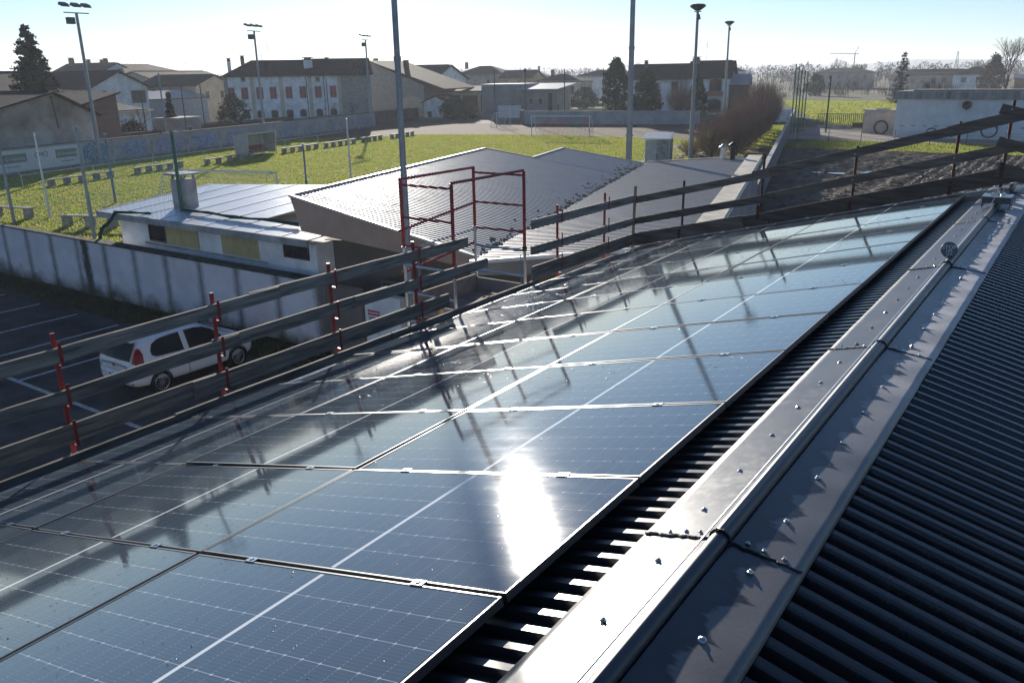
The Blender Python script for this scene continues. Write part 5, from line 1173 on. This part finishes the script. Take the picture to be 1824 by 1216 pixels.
gm3 = MB(); gm3.box(0,8.7,-.03,.03,1.752,1.82); gm3.box(0,4.3,-.03,.03,.38,.449); gm3.box(4.3,8.7,-.03,.03,.1,.749); gm3.build('gate_frame', M['darkpole'], ga); MB().box(0,4.3,-.12,.12,0,.37).build('plinth', M['concrete'], ga)
wf_ = thing('wire_fence', 'thin wire fence in front of the white outbuilding', 'fence', (-25,89.5,0))
for k in range(13): MB().tube((3.2*k,0,0),(3.2*k,0,1.35),.03,n=6).build('post', M['darkpole'], wf_)
wm_ = MB()
for k in range(256): wm_.tube((.15*k,0,.05),(.15*k,0,1.3),.006,n=3,cap=False)
for k in range(5): wm_.tube((0,0,.1+.3*k),(38.4,0,.1+.3*k),.006,n=3,cap=False)
wm_.build('wire_mesh', M['darkpole'], wf_)
ob = MB(); ob.lathe([(.28,0),(.45,.25),(.48,.7),(.3,.95)], n=12); tag(ob.build('orange_drum', M['skin_orange'], loc=ST(-39.2,135)), 'orange drum beside the workshop', 'drum')
# crane and pylons on the horizon
cr = thing('tower_crane', 'thin tower crane above the pink villa', 'crane', (-116.5,500,0))
c = MB(); c.tube((0,0,0),(0,0,15),.28,n=4); c.build('tower', M['pole'], cr); c = MB(); c.tube((2,0,14.5),(-13.5,0,15.2),.18,n=4); c.tube((0,0,15),(1.6,0,18.2),.14,n=4); c.build('jib', M['pole'], cr)
c = MB(); c.tube((1.6,0,18.2),(-8,0,15.2),.05,n=3); c.tube((1.6,0,18.2),(2,0,14.5),.05,n=3); c.build('stay', M['pole'], cr)
for k, (x, y, h_) in enumerate(((-92.5,700,17.5),(-170,600,12),(-150,620,11.5))):
    p_ = thing('lattice_pylon', ['lattice pylon above the dark roofed far houses','thin pylon right of the crane','thin pylon left of the lone fir'][k], 'pylon', (x,y,0))
    c = MB()
    for sx in (-1,1):
        for sy in (-1,1): c.tube((sx*1.6,sy*1.6,0),(sx*.25,sy*.25,h_),.13,n=3)
    for j in range(8):
        z = h_*j/8; w_ = 1.6*(1-j/8)+.25*j/8; z2 = h_*(j+1)/8; w2 = 1.6*(1-(j+1)/8)+.25*(j+1)/8
        for s1 in (-1,1): c.tube((-w_,s1*w_,z),(w2,s1*w2,z2),.08,n=3)
    c.build('lattice', M['pole'], p_)
    c = MB(); c.tube((-2.2,0,h_*.9),(2.2,0,h_*.9),.1,n=3); c.build('cross_arm', M['pole'], p_)
# ================================================================== vegetation
def leafquad(mb, p, sz, rg, up=.3):
    a = Vector((rg.uniform(-1,1), rg.uniform(-1,1), rg.uniform(-1,1))).normalized(); b = a.cross(Vector((rg.uniform(-1,1), rg.uniform(-1,1), rg.uniform(-1,1)))).normalized()
    p = Vector(p); mb.add([p-a*sz*.5, p+b*sz*.32, p+a*sz*.6, p-b*sz*.3], [(0,1,2,3)])
def dense_tree(name, label, loc, h, r, n, sz, m, seed, profile, trunk_h=.8, clump=90, group='evergreen trees'):
    rg = random.Random(seed); t = thing(name, label, 'tree', loc, rg.uniform(0,6), group)
    tb = MB(); tb.tube((0,0,0),(0,0,h*.55),r*.13,r*.04,n=8)
    for k in range(10):
        z = trunk_h+(h*.75-trunk_h)*k/10; a = rg.uniform(0,6.28); rr = r*profile((z+.4)/h)*.7; tb.tube((0,0,z),(rr*math.cos(a),rr*math.sin(a),z+rr*.5),r*.04,r*.012,n=5)
    tb.build('trunk', M['bark'], t)
    cb = MB(); cl = []
    for k in range(clump):
        u = rg.random()**.85; z = trunk_h+(h-trunk_h)*u; a = rg.uniform(0,6.28); rr = r*profile(z/h)*rg.uniform(.55,1.03); cl.append((rr*math.cos(a), rr*math.sin(a), z, rg.uniform(.10,.24)*r))
    for k in range(n):
        if rg.random() < .72:
            c = rg.choice(cl); v = Vector((rg.gauss(0,1),rg.gauss(0,1),rg.gauss(0,.8))); p = Vector(c[:3])+v*c[3]*.55
        else:
            u = rg.random()**.85; z = trunk_h+(h-trunk_h)*u; a = rg.uniform(0,6.28); rr = r*profile(z/h)*math.sqrt(rg.random()); p = Vector((rr*math.cos(a), rr*math.sin(a), z))
        leafquad(cb, p, sz*rg.uniform(.6,1.4), rg)
    cb.build('crown', m, t); return t
ovoid = lambda u: max(.02, math.sin(math.pi*min(1,max(0,(u*.86+.12))))**.75*(1 if u < .5 else 1))
cone = lambda u: max(.03, 1.02-u**1.25)
dense_tree('round_cypress', 'tall dark rounded cypress left of the large house', ST(-29.3,135), 9.3, 2.3, 9000, .34, M['leaf'], 1, lambda u: max(.05, min(1, (1-u)*2.6)**.6*min(1,.75+u)), .7)
dense_tree('round_cypress', 'shorter dark cypress in front of the large house', ST(-23.7,132), 7.2, 2.3, 8000, .34, M['leaf'], 2, lambda u: max(.05, min(1, (1-u)*1.9)**.7*min(1,.8+u)), .5)
dense_tree('round_cypress', 'narrow dark cypress beside the arched loggia', ST(-16.2,134), 6.4, 1.5, 5000, .30, M['leaf'], 3, lambda u: max(.05, min(1, (1-u)*2.4)**.6), .4)
dense_tree('yew', 'round dark yew bush in the field right of the netting masts', (-66.5,246,0), 5.6, 2.6, 4500, .32, M['leaf'], 4, lambda u: max(.05, math.sin(math.pi*(u*.8+.15))), .3)
dense_tree('small_cypress', 'small conical green tree beyond the graffiti wall', ST(-69.5,78.6), 5.9, .95, 3500, .22, M['leafb'], 5, cone, .3)
dense_tree('garden_tree', 'pale leafy garden tree left of the farmhouse', ST(-74,96), 5.2, 2.2, 3200, .26, M['leafp'], 6, lambda u: max(.05, math.sin(math.pi*(u*.85+.1))), .9)
dense_tree('hedge_bush', 'dark hedge bush behind the brown garden wall', ST(-73,76), 2.6, 2.4, 3000, .24, M['leafb'], 7, lambda u: max(.05, math.sin(math.pi*(u*.7+.25))), .1)
dense_tree('hedge_bush', 'big grey green hedge right of the white shed', ST(-58.2,136), 3.6, 2.6, 4500, .28, M['leafb'], 8, lambda u: max(.05, math.sin(math.pi*(u*.7+.25))), .1)
dense_tree('hedge_bush', 'dark ivy hedge left of the white garage door', ST(-55.2,133), 2.6, 2.2, 3200, .26, M['leaf'], 9, lambda u: max(.05, math.sin(math.pi*(u*.7+.25))), .1)
dense_tree('hedge_bush', 'pale green bush above the meadow lot', ST(-45,176), 4.2, 3.0, 3000, .32, M['leafp'], 10, lambda u: max(.05, math.sin(math.pi*(u*.8+.15))), .2)
dense_tree('hedge_bush', 'dark green bush by the back fence of the meadow lot', ST(-49,172), 3.0, 3.4, 3000, .32, M['leafb'], 12, lambda u: max(.05, math.sin(math.pi*(u*.7+.25))), .2)
dense_tree('russet_tree', 'russet brown tree near the right edge of the picture', (-24.5,262,0), 9.8, 3.6, 5000, .45, M['rusttree'], 11, lambda u: max(.05, min(1,(1-u)*1.6)**.8*min(1,.6+u*2)), 1.0)
ho = MB(); ho.box(-.04,.04,0,4.2,0,2.1); tag(ho.build('garage_door', M['whitecap'], loc=ST(-50.9,138.2), rz=FROT+R(-90)), 'pale blue white garage door behind the small goal', 'door')

def conifer(name, label, loc, h, r, seed, m, tiers=26, dens=1.0, group=None):
    rg = random.Random(seed); t = thing(name, label, 'tree', loc, 0, group)
    tb = MB(); tb.tube((0,0,0),(0,0,h*.5),r*.10,r*.055,n=8); tb.tube((0,0,h*.5),(0,0,h*.98),r*.055,r*.01,n=6)
    cb = MB()
    for k in range(tiers):
        u = k/tiers; z = h*(.10+.88*u); nb = rg.randint(5,8)
        for j in range(nb):
            a = rg.uniform(0,6.28); ln = r*((1-u)**.8)*rg.uniform(.45,1.12)+.15; dz = ln*rg.uniform(-.05,.30)
            tip = Vector((ln*math.cos(a), ln*math.sin(a), z+dz)); tb.tube((0,0,z), tip, .05*(1-u)+.015, .008, n=4, cap=False)
            nn = int((10+ln*22)*dens)
            for q in range(nn):
                w_ = rg.random()**.6; p = Vector((0,0,z)).lerp(tip, w_)+Vector((rg.gauss(0,.16),rg.gauss(0,.16),rg.gauss(-.08,.15)))*(.5+ln*.22); leafquad(cb, p, rg.uniform(.18,.42)*(.6+.12*r), rg)
    tb.build('trunk', M['bark'], t); cb.build('crown', m, t); return t
conifer('cedar_tree', 'big dark cedar with ragged crown left of the tall mast', ST(-80.5,70.6), 13.6, 3.6, 41, M['leafb'], 30, 1.5)
conifer('cedar_tree', 'second ragged stem of the cedar with a lower top', ST(-81.5,72.9), 11.2, 2.6, 42, M['leafb'], 22, 1.1)
conifer('fir_tree', 'lone sparse fir on the skyline at the right', (-28.4,160,0), 10.2, 2.0, 43, M['leafb'], 20, .45)

def bare(mb, p, d, ln, r, depth, rg, spread=.55, up=.15):
    q = p+d*ln; mid = p.lerp(q,.5)+Vector((rg.uniform(-1,1),rg.uniform(-1,1),0))*ln*.06
    mb.tube(p, mid, r, r*.85, n=4 if depth < 3 else 5, cap=False); mb.tube(mid, q, r*.85, r*.68, n=4 if depth < 3 else 5, cap=False)
    if depth == 0: return
    for k in range(rg.choice((2,3,3))):
        dd = (d+Vector((rg.uniform(-1,1),rg.uniform(-1,1),rg.uniform(-.5,.8)+up))*spread).normalized(); bare(mb, q if k else mid.lerp(q,.6), dd, ln*rg.uniform(.6,.85), r*.6, depth-1, rg, spread, up)
def bare_tree(name, label, loc, h, seed, depth=5, m=None, lean=(0,0), r=.14, group='bare winter trees', spread=.55):
    rg = random.Random(seed); t = thing(name, label, 'tree', loc, 0, group); m = m or M['twig']
    tr_ = MB(); top = Vector((lean[0],lean[1],h*.32)); tr_.tube((0,0,0),top,r,r*.75,n=7); tr_.build('trunk', M['bark'], t)
    cb = MB()
    for k in range(3): bare(cb, top*(.75+.125*k), Vector((rg.uniform(-.5,.5),rg.uniform(-.5,.5),1)).normalized(), h*.2, r*.6, depth, rg, spread)
    cb.build('crown', m, t); return t
bare_tree('bare_tree', 'tall leaning bare tree at the right edge', (-14.9,180,0), 13.0, 51, 6, M['twigfar'], (.8,0), .22)
bare_tree('bare_tree', 'small bare tree in the field right of the lone fir', (-24.5,168,0), 5.6, 52, 5, M['twigfar'], (.2,0), .2)
bare_tree('bare_tree', 'small pollarded tree in front of the low cottage', ST(-77,81.5), 4.6, 53, 4, M['twig'], (.1,0), .16)
bare_tree('bare_tree', 'thin bare shrub left of the farmhouse arches', ST(-68.5,113), 4.4, 54, 4, M['twigred'], (0,0), .06)
bare_tree('bare_tree', 'thin bare shrub below the middle farmhouse shutters', ST(-68.5,118.5), 4.0, 55, 4, M['twigred'], (0,0), .06)
bare_tree('bare_tree', 'tall bare poplar left above the hipped skyline roofs', ST(-75,300), 11.5, 56, 5, M['twigfar'], (0,0), .2, spread=.4)
bare_tree('bare_tree', 'tall bare tree behind the pale green house', ST(-64,320), 12.5, 57, 5, M['twigfar'], (0,0), .2, spread=.45)
bare_tree('bare_tree', 'bare tree rising behind the pink villa', (-88,350,0), 12.5, 58, 5, M['twigfar'], (0,0), .25)
bare_tree('bare_tree', 'second bare tree behind the pink villa', (-79,352,0), 10.0, 59, 5, M['twigfar'], (0,0), .25)
bare_tree('bare_tree', 'pale bare tree behind the hipped far house', (-47,420,0), 10.5, 60, 5, M['twigfar'], (0,0), .25)

def shrub(name, label, loc, h, r, n, seed, m, group='bare shrubs along the verge'):
    rg = random.Random(seed); t = thing(name, label, 'shrub', loc, 0, group); tb = MB()
    for k in range(3): tb.tube((rg.uniform(-.12,.12),rg.uniform(-.12,.12),0),(rg.uniform(-.3,.3),rg.uniform(-.3,.3),h*.4),.05,.025,n=5)
    tb.build('trunk', M['bark'], t); cb = MB()
    for k in range(n):
        a = rg.uniform(0,6.28); rr = r*math.sqrt(rg.random()); top = h*(1-.35*(rr/r)**2)*rg.uniform(.55,1.05); b0 = Vector((rr*.25*math.cos(a), rr*.25*math.sin(a), rg.uniform(.05,h*.35)))
        q = Vector((rr*math.cos(a), rr*math.sin(a), top)); m1 = b0.lerp(q,.5)+Vector((rg.uniform(-.2,.2)+.15*rr*math.cos(a),rg.uniform(-.2,.2)+.15*rr*math.sin(a),0)); w_ = rg.uniform(.007,.014)
        cb.tube(b0,m1,w_*1.3,w_,n=3,cap=False); cb.tube(m1,q,w_,w_*.35,n=3,cap=False)
        for j in range(3):
            s_ = m1.lerp(q, rg.uniform(0,.8)); cb.tube(s_, s_+Vector((rg.uniform(-.35,.35),rg.uniform(-.35,.35),rg.uniform(.2,.7))), w_*.6, w_*.25, n=3, cap=False)
    cb.build('crown', m, t); return t
shr = [(-7.0,72.5,4.4,2.1),(-5.2,75.5,5.2,2.2),(-5.4,79.5,5.8,2.3),(-4.8,83.5,6.0,2.3),(-4.9,88,6.2,2.3),(-4.6,92.5,6.2,2.2),(-4.7,97,6.3,2.2),(-4.4,101.5,6.3,2.1),(-4.4,106,6.4,2.1),(-4.2,111,6.4,2.0)]
for k, (s_, t_, h_, r_) in enumerate(shr):
    shrub('bare_shrub', 'dense bare brown shrub, %s from the near end of the hedge row' % ORD[k], ST(s_, t_), h_, r_, 430, 100+k, M['twig'])
shrub('bare_shrub', 'reddish bare bush between the two dark cypresses and the mast', ST(-18.4,130), 6.9, 2.2, 620, 130, M['twigred'], 'bare shrubs behind the far wall')
shrub('bare_shrub', 'low bare bush beside the small dugout', ST(-9.0,74.5), 1.6, 1.4, 160, 131, M['twig'])
# far wood: reads as one mass beyond the fields
fb = MB(); rg = random.Random(90)
for k in range(950):
    a = rg.uniform(-.95,.14); d_ = rg.uniform(430,900); x, y = math.sin(a)*d_, math.cos(a)*d_; h_ = rg.uniform(5,10.5)*(d_/620)**.4; w_ = h_*rg.uniform(.3,.5)
    fb.tube((x,y,0),(x,y,h_*.5),.2,.12,n=3,cap=False)
    for j in range(60):
        u = rg.random(); an = rg.uniform(0,6.28); rr = w_*math.sqrt(rg.random())*math.sin(math.pi*(u*.8+.15)); p = Vector((x+rr*math.cos(an), y+rr*math.sin(an), h_*(.15+.85*u))); l_ = rg.uniform(.5,1.4); v = Vector((rg.uniform(-.5,.5),rg.uniform(-.5,.5),1)).normalized(); sd = Vector((rg.uniform(-1,1),rg.uniform(-1,1),rg.uniform(-.3,.3))).normalized()*rg.uniform(.12,.4)
        fb.add([p-sd, p+sd, p+v*l_], [(0,1,2)])
stuff(fb.build('far_wood', M['twigfar']), 'distant belt of bare winter trees along the horizon', 'wood')
fb = MB()
for k in range(150):
    a = rg.uniform(-.52,-.02); d_ = rg.uniform(235,330); x, y = math.sin(a)*d_, math.cos(a)*d_; h_ = rg.uniform(1.5,5)
    for j in range(26):
        p = Vector((x+rg.gauss(0,.8), y+rg.gauss(0,.8), 0)); q = p+Vector((rg.gauss(0,.6), rg.gauss(0,.6), h_*rg.uniform(.4,1))); fb.tube(p.lerp(q,rg.random()*.4), q, .05, .015, n=3, cap=False)
stuff(fb.build('field_scrub', M['twigfar']), 'scattered bare scrub in the fields before the far wood', 'scrub')
import numpy as np
def blades(name, pts, hmin, hmax, wmin, wmax, m, seed):
    rs = np.random.RandomState(seed); n = len(pts); a = rs.uniform(0, 2*np.pi, n); w = rs.uniform(wmin, wmax, n); h = rs.uniform(hmin, hmax, n)
    d = np.stack([np.cos(a)*w, np.sin(a)*w, np.zeros(n)], 1); tip = np.stack([rs.normal(0,.5,n)*h, rs.normal(0,.5,n)*h, h], 1)
    v = np.empty((n,3,3)); v[:,0] = pts-d; v[:,1] = pts+d; v[:,2] = pts+tip
    me = bpy.data.meshes.new(name); me.vertices.add(n*3); me.vertices.foreach_set('co', v.ravel())
    me.loops.add(n*3); me.loops.foreach_set('vertex_index', np.arange(n*3)); me.polygons.add(n); me.polygons.foreach_set('loop_start', np.arange(n)*3)
    me.update(calc_edges=True); me.materials.append(m); return put(name, me)
def grass_blade_mat(name, c1, c2, c3):
    m, nt, b = newmat(name); nt.nodes.remove(b); p = WPOS(nt)
    c = MIX(nt, RAMP(nt, NOISE(nt, p, .16, 5), .3, .7), c1, c2); c = MIX(nt, RAMP(nt, NOISE(nt, p, .7, 6, .65), .42, .66), c, c3)
    df = N(nt, 'BsdfDiffuse'); tl = N(nt, 'BsdfTranslucent'); mx = N(nt, 'MixShader'); mx.inputs[0].default_value = .5
    L(nt, c, df.inputs[0]); L(nt, c, tl.inputs[0]); L(nt, df.outputs[0], mx.inputs[1]); L(nt, tl.outputs[0], mx.inputs[2]); L(nt, mx.outputs[0], nt.nodes['Material Output'].inputs[0]); return m
M['blade'] = grass_blade_mat('grass_blades', (.36,.41,.055), (.25,.33,.042), (.47,.41,.15))
rs = np.random.RandomState(5); cs, ct = 0.964, 0.2656
def stv(s_, t_): return np.stack([s_*cs-t_*ct, s_*ct+t_*cs, np.zeros(len(s_))], 1)
s_ = rs.uniform(-60.7, -2.2, 420000); t_ = rs.uniform(14, 99.5, 420000)
edge_t = np.interp(s_, [-60.9,-53,-47.5,-41,-32,-20,-11,-6,-2], [88,92,97.5,98.6,99.2,96.6,93.2,90,70])+rs.normal(0,.6,len(s_))
P3 = stv(s_, t_); kp = (t_ < edge_t) & (P3[:,1] > 12.85) & ~((P3[:,0] > -26.5) & (P3[:,1] < 21) ) & ~((s_ > -13.2) & (t_ < 40))
stuff(blades('pitch_grass', P3[kp], .035, .09, .03, .075, M['blade'], 6), 'short winter grass covering the football pitch', 'grass')
sv = rs.uniform(-11.5, -1.8, 26000); tv = rs.uniform(60, 120, 26000)
vx = rs.uniform(-24, 15, 26000); vy = rs.uniform(81, 92, 26000)
pts = np.concatenate([stv(sv, tv), np.stack([vx, vy, np.zeros(26000)], 1)])
stuff(blades('verge_grass', pts, .06, .2, .03, .07, M['blade'], 8), 'longer grass on the verge beside the shrubs and the outbuilding', 'grass')
mx_ = rs.uniform(-62, 5, 60000); my_ = rs.uniform(113, 205, 60000); kp = (mx_ > -28-(my_-113)*.38)
stuff(blades('meadow_grass', np.stack([mx_[kp], my_[kp], np.zeros(kp.sum())], 1), .1, .4, .06, .16, M['blade'], 9), 'rough meadow grass beyond the railing gate', 'grass')
# ================================================================== parked white hatchback (nose to the wall)
car = thing('parked_car', 'white five door hatchback parked nose to the streaked wall', 'car', (-17.42, 9.86, 0))
car.scale = (.97, .90, .95)
# stations along y: (y, floor z, half width at sill, half width at belt, belt z, half width at roof, roof z)
stn = [(-2.00,.42,.58,.62,.78,.55,.86),(-1.97,.32,.72,.76,.90,.60,.98),(-1.88,.27,.78,.82,.97,.60,1.16),(-1.72,.25,.81,.84,.98,.60,1.36),(-1.52,.24,.82,.845,.98,.60,1.455),(-1.0,.22,.83,.845,.965,.615,1.485),(-.4,.21,.83,.845,.95,.625,1.49),(.15,.21,.83,.845,.935,.62,1.46),(.55,.21,.83,.845,.925,.60,1.37),(.95,.21,.83,.845,.915,.59,1.16),(1.22,.22,.83,.845,.905,.62,.985),(1.50,.23,.82,.835,.86,.60,.92),(1.75,.25,.78,.80,.80,.55,.84),(1.93,.28,.68,.70,.70,.46,.735),(2.03,.36,.52,.54,.62,.36,.64)]
mb = MB(); K = 13
def section(y, zf, ws, wb, zb, wr, zr_):
    zm = zf+(zb-zf)*.5
    half = [(0,zf),(ws*.85,zf),(ws,zf+.08),(wb*1.0,zm),(wb,zb-.03),(wb*.985,zb),(wr+(wb-wr)*.45,zb+(zr_-zb)*.52),(wr+.02,zr_-.05*min(1,(zr_-zb)*4)),(wr*.8,zr_-.008),(0,zr_+.012)]
    return half
N2 = None
for st_ in stn:
    h = section(*st_); y = st_[0]; ring = [(x,y,z) for x, z in h]+[(-x,y,z) for x, z in h[-2:0:-1]]
    N2 = len(ring); mb.v += ring
for i in range(len(stn)-1):
    for k in range(N2): mb.f.append((i*N2+k, i*N2+(k+1)%N2, (i+1)*N2+(k+1)%N2, (i+1)*N2+k))
mb.f += [tuple(range(N2)), tuple((len(stn)-1)*N2+k for k in range(N2-1,-1,-1))]
mb.f = [f[::-1] for f in mb.f]
body = mb.build('body', M['carwhite'], car, smooth=True)
sub = body.modifiers.new('s', 'SUBSURF'); sub.levels = 2; sub.render_levels = 2
def interp(y):
    for a, c in zip(stn[:-1], stn[1:]):
        if a[0] <= y <= c[0]:
            u = (y-a[0])/(c[0]-a[0]); return [a[k]+(c[k]-a[k])*u for k in range(7)]
    return list(stn[-1])
def side_x(y, z):
    _, zf, ws, wb, zb, wr, zr_ = interp(y)
    if z <= zb: return wb
    pts = [(zb, wb*.985), (zb+(zr_-zb)*.52, wr+(wb-wr)*.45), (zr_-.05*min(1,(zr_-zb)*4), wr+.02)]
    for a, c in zip(pts[:-1], pts[1:]):
        if z <= c[0]: u = (z-a[0])/max(1e-6, c[0]-a[0]); return a[1]+(c[1]-a[1])*u
    return wr+.02
def side_patch(name, poly, sg, m, off=.006, parent=None, n=5):
    # poly: list of (y, z_low, z_high)
    b_ = MB()
    for y, z0, z1 in poly:
        for k in range(n+1):
            z = z0+(z1-z0)*k/n; b_.v.append((sg*(side_x(y, z)+off), y, z))
    for i in range(len(poly)-1):
        for k in range(n):
            a = i*(n+1)+k; q = (a, a+n+1, a+n+2, a+1); b_.f.append(q if sg > 0 else q[::-1])
    return b_.build(name, m, parent or car, smooth=True)
for sg in (1, -1):
    side_patch('side_window', [(-1.40,1.06,1.16),(-1.30,1.00,1.31),(-1.12,.988,1.385),(-1.0,.985,1.405),(-.7,.975,1.42),(-.44,.968,1.425)], sg, M['carglass'])
    side_patch('side_window', [(-.28,.962,1.428),(.05,.955,1.42),(.35,.948,1.37),(.6,.94,1.25),(.82,.935,1.06),(.90,.932,.98)], sg, M['carglass'])
    d_ = MB()
    for yy, z0, z1 in ((-.35,.30,.94),(.98,.30,.90),(-1.12,.55,.95)):
        for k in range(6):
            a = z0+(z1-z0)*k/6; c = z0+(z1-z0)*(k+1)/6; x = sg*(interp(yy)[3]+.0015); d_.box(min(x,x-sg*.01), max(x,x-sg*.01), yy-.004, yy+.004, a, c)
    d_.build('door_seam', M['black'], car)
    for yy in (-.98, .12):
        h_ = MB(); x = sg*.846; h_.box(min(x,x+sg*.03), max(x,x+sg*.03), yy-.10, yy+.10, .80, .835); h_.build('door_handle', M['carwhite'] if yy > 0 else M['black'], car)
    # mirror
    mm = MB(); mm.lathe([(.02,-.06),(.085,-.05),(.095,.03),(.05,.08)], c=(sg*.98,.72,1.0), n=10); mm.bar((sg*.84,.76,.97),(sg*.96,.73,.98),.05,.04); mm.build('wing_mirror', M['carwhite'], car)
    # tall tail light on the rear pillar
    tl = MB()
    for y, x, z in ((-1.80,.735,1.30),(-1.70,.725,1.30),(-1.64,.775,1.14),(-1.68,.85,.93),(-1.92,.83,.93),(-1.945,.70,.95),(-1.87,.70,1.14)): tl.v.append((sg*x, y, z))
    tl.f += [(0,1,2,6),(2,3,4,6),(6,4,5)] if sg > 0 else [(6,2,1,0),(6,4,3,2),(5,4,6)]
    t_ = tl.build('tail_light', M['carred'], car); so = t_.modifiers.new('t','SOLIDIFY'); so.thickness = .03; so.offset = .6
    rf_ = MB(); rf_.box(sg*.60-.12, sg*.60+.12, -1.995, -1.975, .395, .425); rf_.build('reflector', M['carred'], car)
    hl = MB(); hl.lathe([(.02,0),(.13,.02),(.10,.10)], c=(sg*.58,1.80,.66), n=10); hl.build('headlight', M['chrome'], car)
# rear window, windscreen
def strip(rows, m, name):
    b_ = MB(); n = len(rows[0])
    for r_ in rows: b_.v += r_
    for i in range(len(rows)-1):
        for k in range(n-1): a = i*n+k; b_.f.append((a, a+1, a+n+1, a+n))
    return b_.build(name, m, car, smooth=True)
rw = []
for (y, w_, z, bulge) in ((-1.962,.66,.99,.03),(-1.915,.655,1.10,.03),(-1.83,.63,1.22,.025),(-1.745,.60,1.34,.02),(-1.69,.585,1.395,.02)):
    rw.append([(w_*u, y-bulge*(1-u*u)-.012, z+.012) for u in (-1,-.6,-.2,.2,.6,1)])
strip(rw, M['carglass'], 'rear_window')
ws_ = []
for (y, w_, z) in ((.62,.56,1.375),(.8,.60,1.27),(1.0,.64,1.135),(1.15,.67,1.04)): ws_.append([(w_*u, y+.03*(1-u*u)+.01, z+.015) for u in (1,.6,.2,-.2,-.6,-1)])
strip(ws_, M['carglass'], 'windscreen')
sp_ = MB(); sp_.prism([(-.56,-1.62,1.455),(.56,-1.62,1.455),(.54,-1.78,1.425),(-.54,-1.78,1.425)],(0,0,.022)); sp_.build('spoiler', M['carwhite'], car); bl2 = MB(); bl2.box(-.14,.14,-1.785,-1.775,1.426,1.444); bl2.build('brake_light', M['carred'], car)
bp = MB()
for (y, w_, z0, z1) in ((-2.05,.62,.40,.66),): bp.prism([(-.80,-1.80,z0),(.80,-1.80,z0),(.78,-1.96,z0),(.55,-2.055,z0),(-.55,-2.055,z0),(-.78,-1.96,z0)][::-1],(0,0,z1-z0))
bo_ = bp.build('bumper', M['carwhite'], car, smooth=False); bv = bo_.modifiers.new('b','BEVEL'); bv.width = .05; bv.segments = 3
np_ = MB(); np_.box(-.26,.26,-2.068,-2.06,.52,.62); npo = np_.build('number_plate', M['whitepaint'], car)
lg = MB(); lg.tube((0,-2.008,.84),(0,-2.03,.84),.05,n=18); lo = lg.build('badge', M['chrome'], car); lg = MB(); lg.tube((0,-2.031,.84),(0,-2.036,.84),.036,n=16); lg.build('badge_centre', M['carred'], lo)
me = text_mesh('PUNTO', .052, .003); me.materials.append(M['chrome']); put('lettering', me, car, (0,-2.012,.755), rot=(R(90),0,0))
ae = MB(); ae.tube((0,-.9,1.5),(0,-1.05,1.68),.004,n=5); ae.build('roof_aerial', M['black'], car)
sm_ = MB(); sm_.box(-.62,.62,-2.004,-1.99,.688,.694); sm_.build('tailgate_seam', M['black'], car)
for k in range(7): MB().box(-.215+k*.066,-.215+k*.066+.042,-2.0715,-2.0685,.545,.60).build('plate_mark', M['lettergrey'], npo)
wp_ = MB(); wp_.bar((0,-1.985,1.02),(.30,-1.965,1.06),.018,.018); wp_.build('rear_wiper', M['black'], car)
# wheels
for y in (-1.245, 1.265):
    for sg in (1, -1):
        w_ = thing('wheel', '', '', (sg*.772, y, .305)); del w_['label']; del w_['category']; w_.parent = car
        a_ = MB(); n = 28; prof = [(.215,.09),(.29,.10),(.305,.07),(.305,-.07),(.29,-.10),(.215,-.09)]
        for r_, x in prof:
            for k in range(n): an_ = 2*math.pi*k/n; a_.v.append((x, r_*math.cos(an_), r_*math.sin(an_)))
        m_ = len(prof)
        for j in range(m_-1):
            for k in range(n): a_.f.append((j*n+k, (j+1)*n+k, (j+1)*n+(k+1)%n, j*n+(k+1)%n))
        a_.build('tyre', M['rubber'], w_, smooth=True)
        r2_ = MB()
        for k in range(14):
            an_ = 2*math.pi*k/14; r2_.bar((sg*.088,.05*math.cos(an_),.05*math.sin(an_)),(sg*.086,.2*math.cos(an_),.2*math.sin(an_)),.012,.024,up=(1,0,0))
        for k in range(28):
            an_, a2 = 2*math.pi*k/28, 2*math.pi*(k+1)/28; r2_.tube((sg*.086,.208*math.cos(an_),.208*math.sin(an_)),(sg*.086,.208*math.cos(a2),.208*math.sin(a2)),.012,n=5,cap=False)
        r2_.tube((sg*.03,0,0),(sg*.095,0,0),.055,n=14); r2_.build('rim', M['chrome'], w_)
        dk = MB(); dk.tube((sg*.02,0,0),(sg*.05,0,0),.214,n=24); dk.build('brake_disc', M['black'], w_)
        ar = MB()
        for k in range(20):
            a0 = math.pi*(-.12+1.24*k/20); a1 = math.pi*(-.12+1.24*(k+1)/20)
            for r0_, r1_ in ((.318,.338),):
                x = sg*(.8505-.772)
                ar.add([(x,r0_*math.cos(a0),r0_*math.sin(a0)),(x,r1_*math.cos(a0),r1_*math.sin(a0)),(x,r1_*math.cos(a1),r1_*math.sin(a1)),(x,r0_*math.cos(a1),r0_*math.sin(a1)),
                        (x-sg*.2,r0_*math.cos(a0),r0_*math.sin(a0)),(x-sg*.2,r0_*math.cos(a1),r0_*math.sin(a1))],[(0,1,2,3),(0,3,5,4)])
        so_ = ar.build('wheel_arch', M['black'], w_)
# ================================================================== air
hm = bpy.data.materials.new('haze_air'); hm.use_nodes = True; hn = hm.node_tree; hn.nodes.clear()
pv_ = hn.nodes.new('ShaderNodeVolumePrincipled'); pv_.inputs['Color'].default_value = (.86,.91,1.0,1); pv_.inputs['Density'].default_value = .00034; pv_.inputs['Anisotropy'].default_value = .25
ho_ = hn.nodes.new('ShaderNodeOutputMaterial'); hn.links.new(pv_.outputs[0], ho_.inputs['Volume'])
hz_o = MB().box(-5000,5000,-5000,5000,-6.5,56).build('haze', hm)
stuff(hz_o)
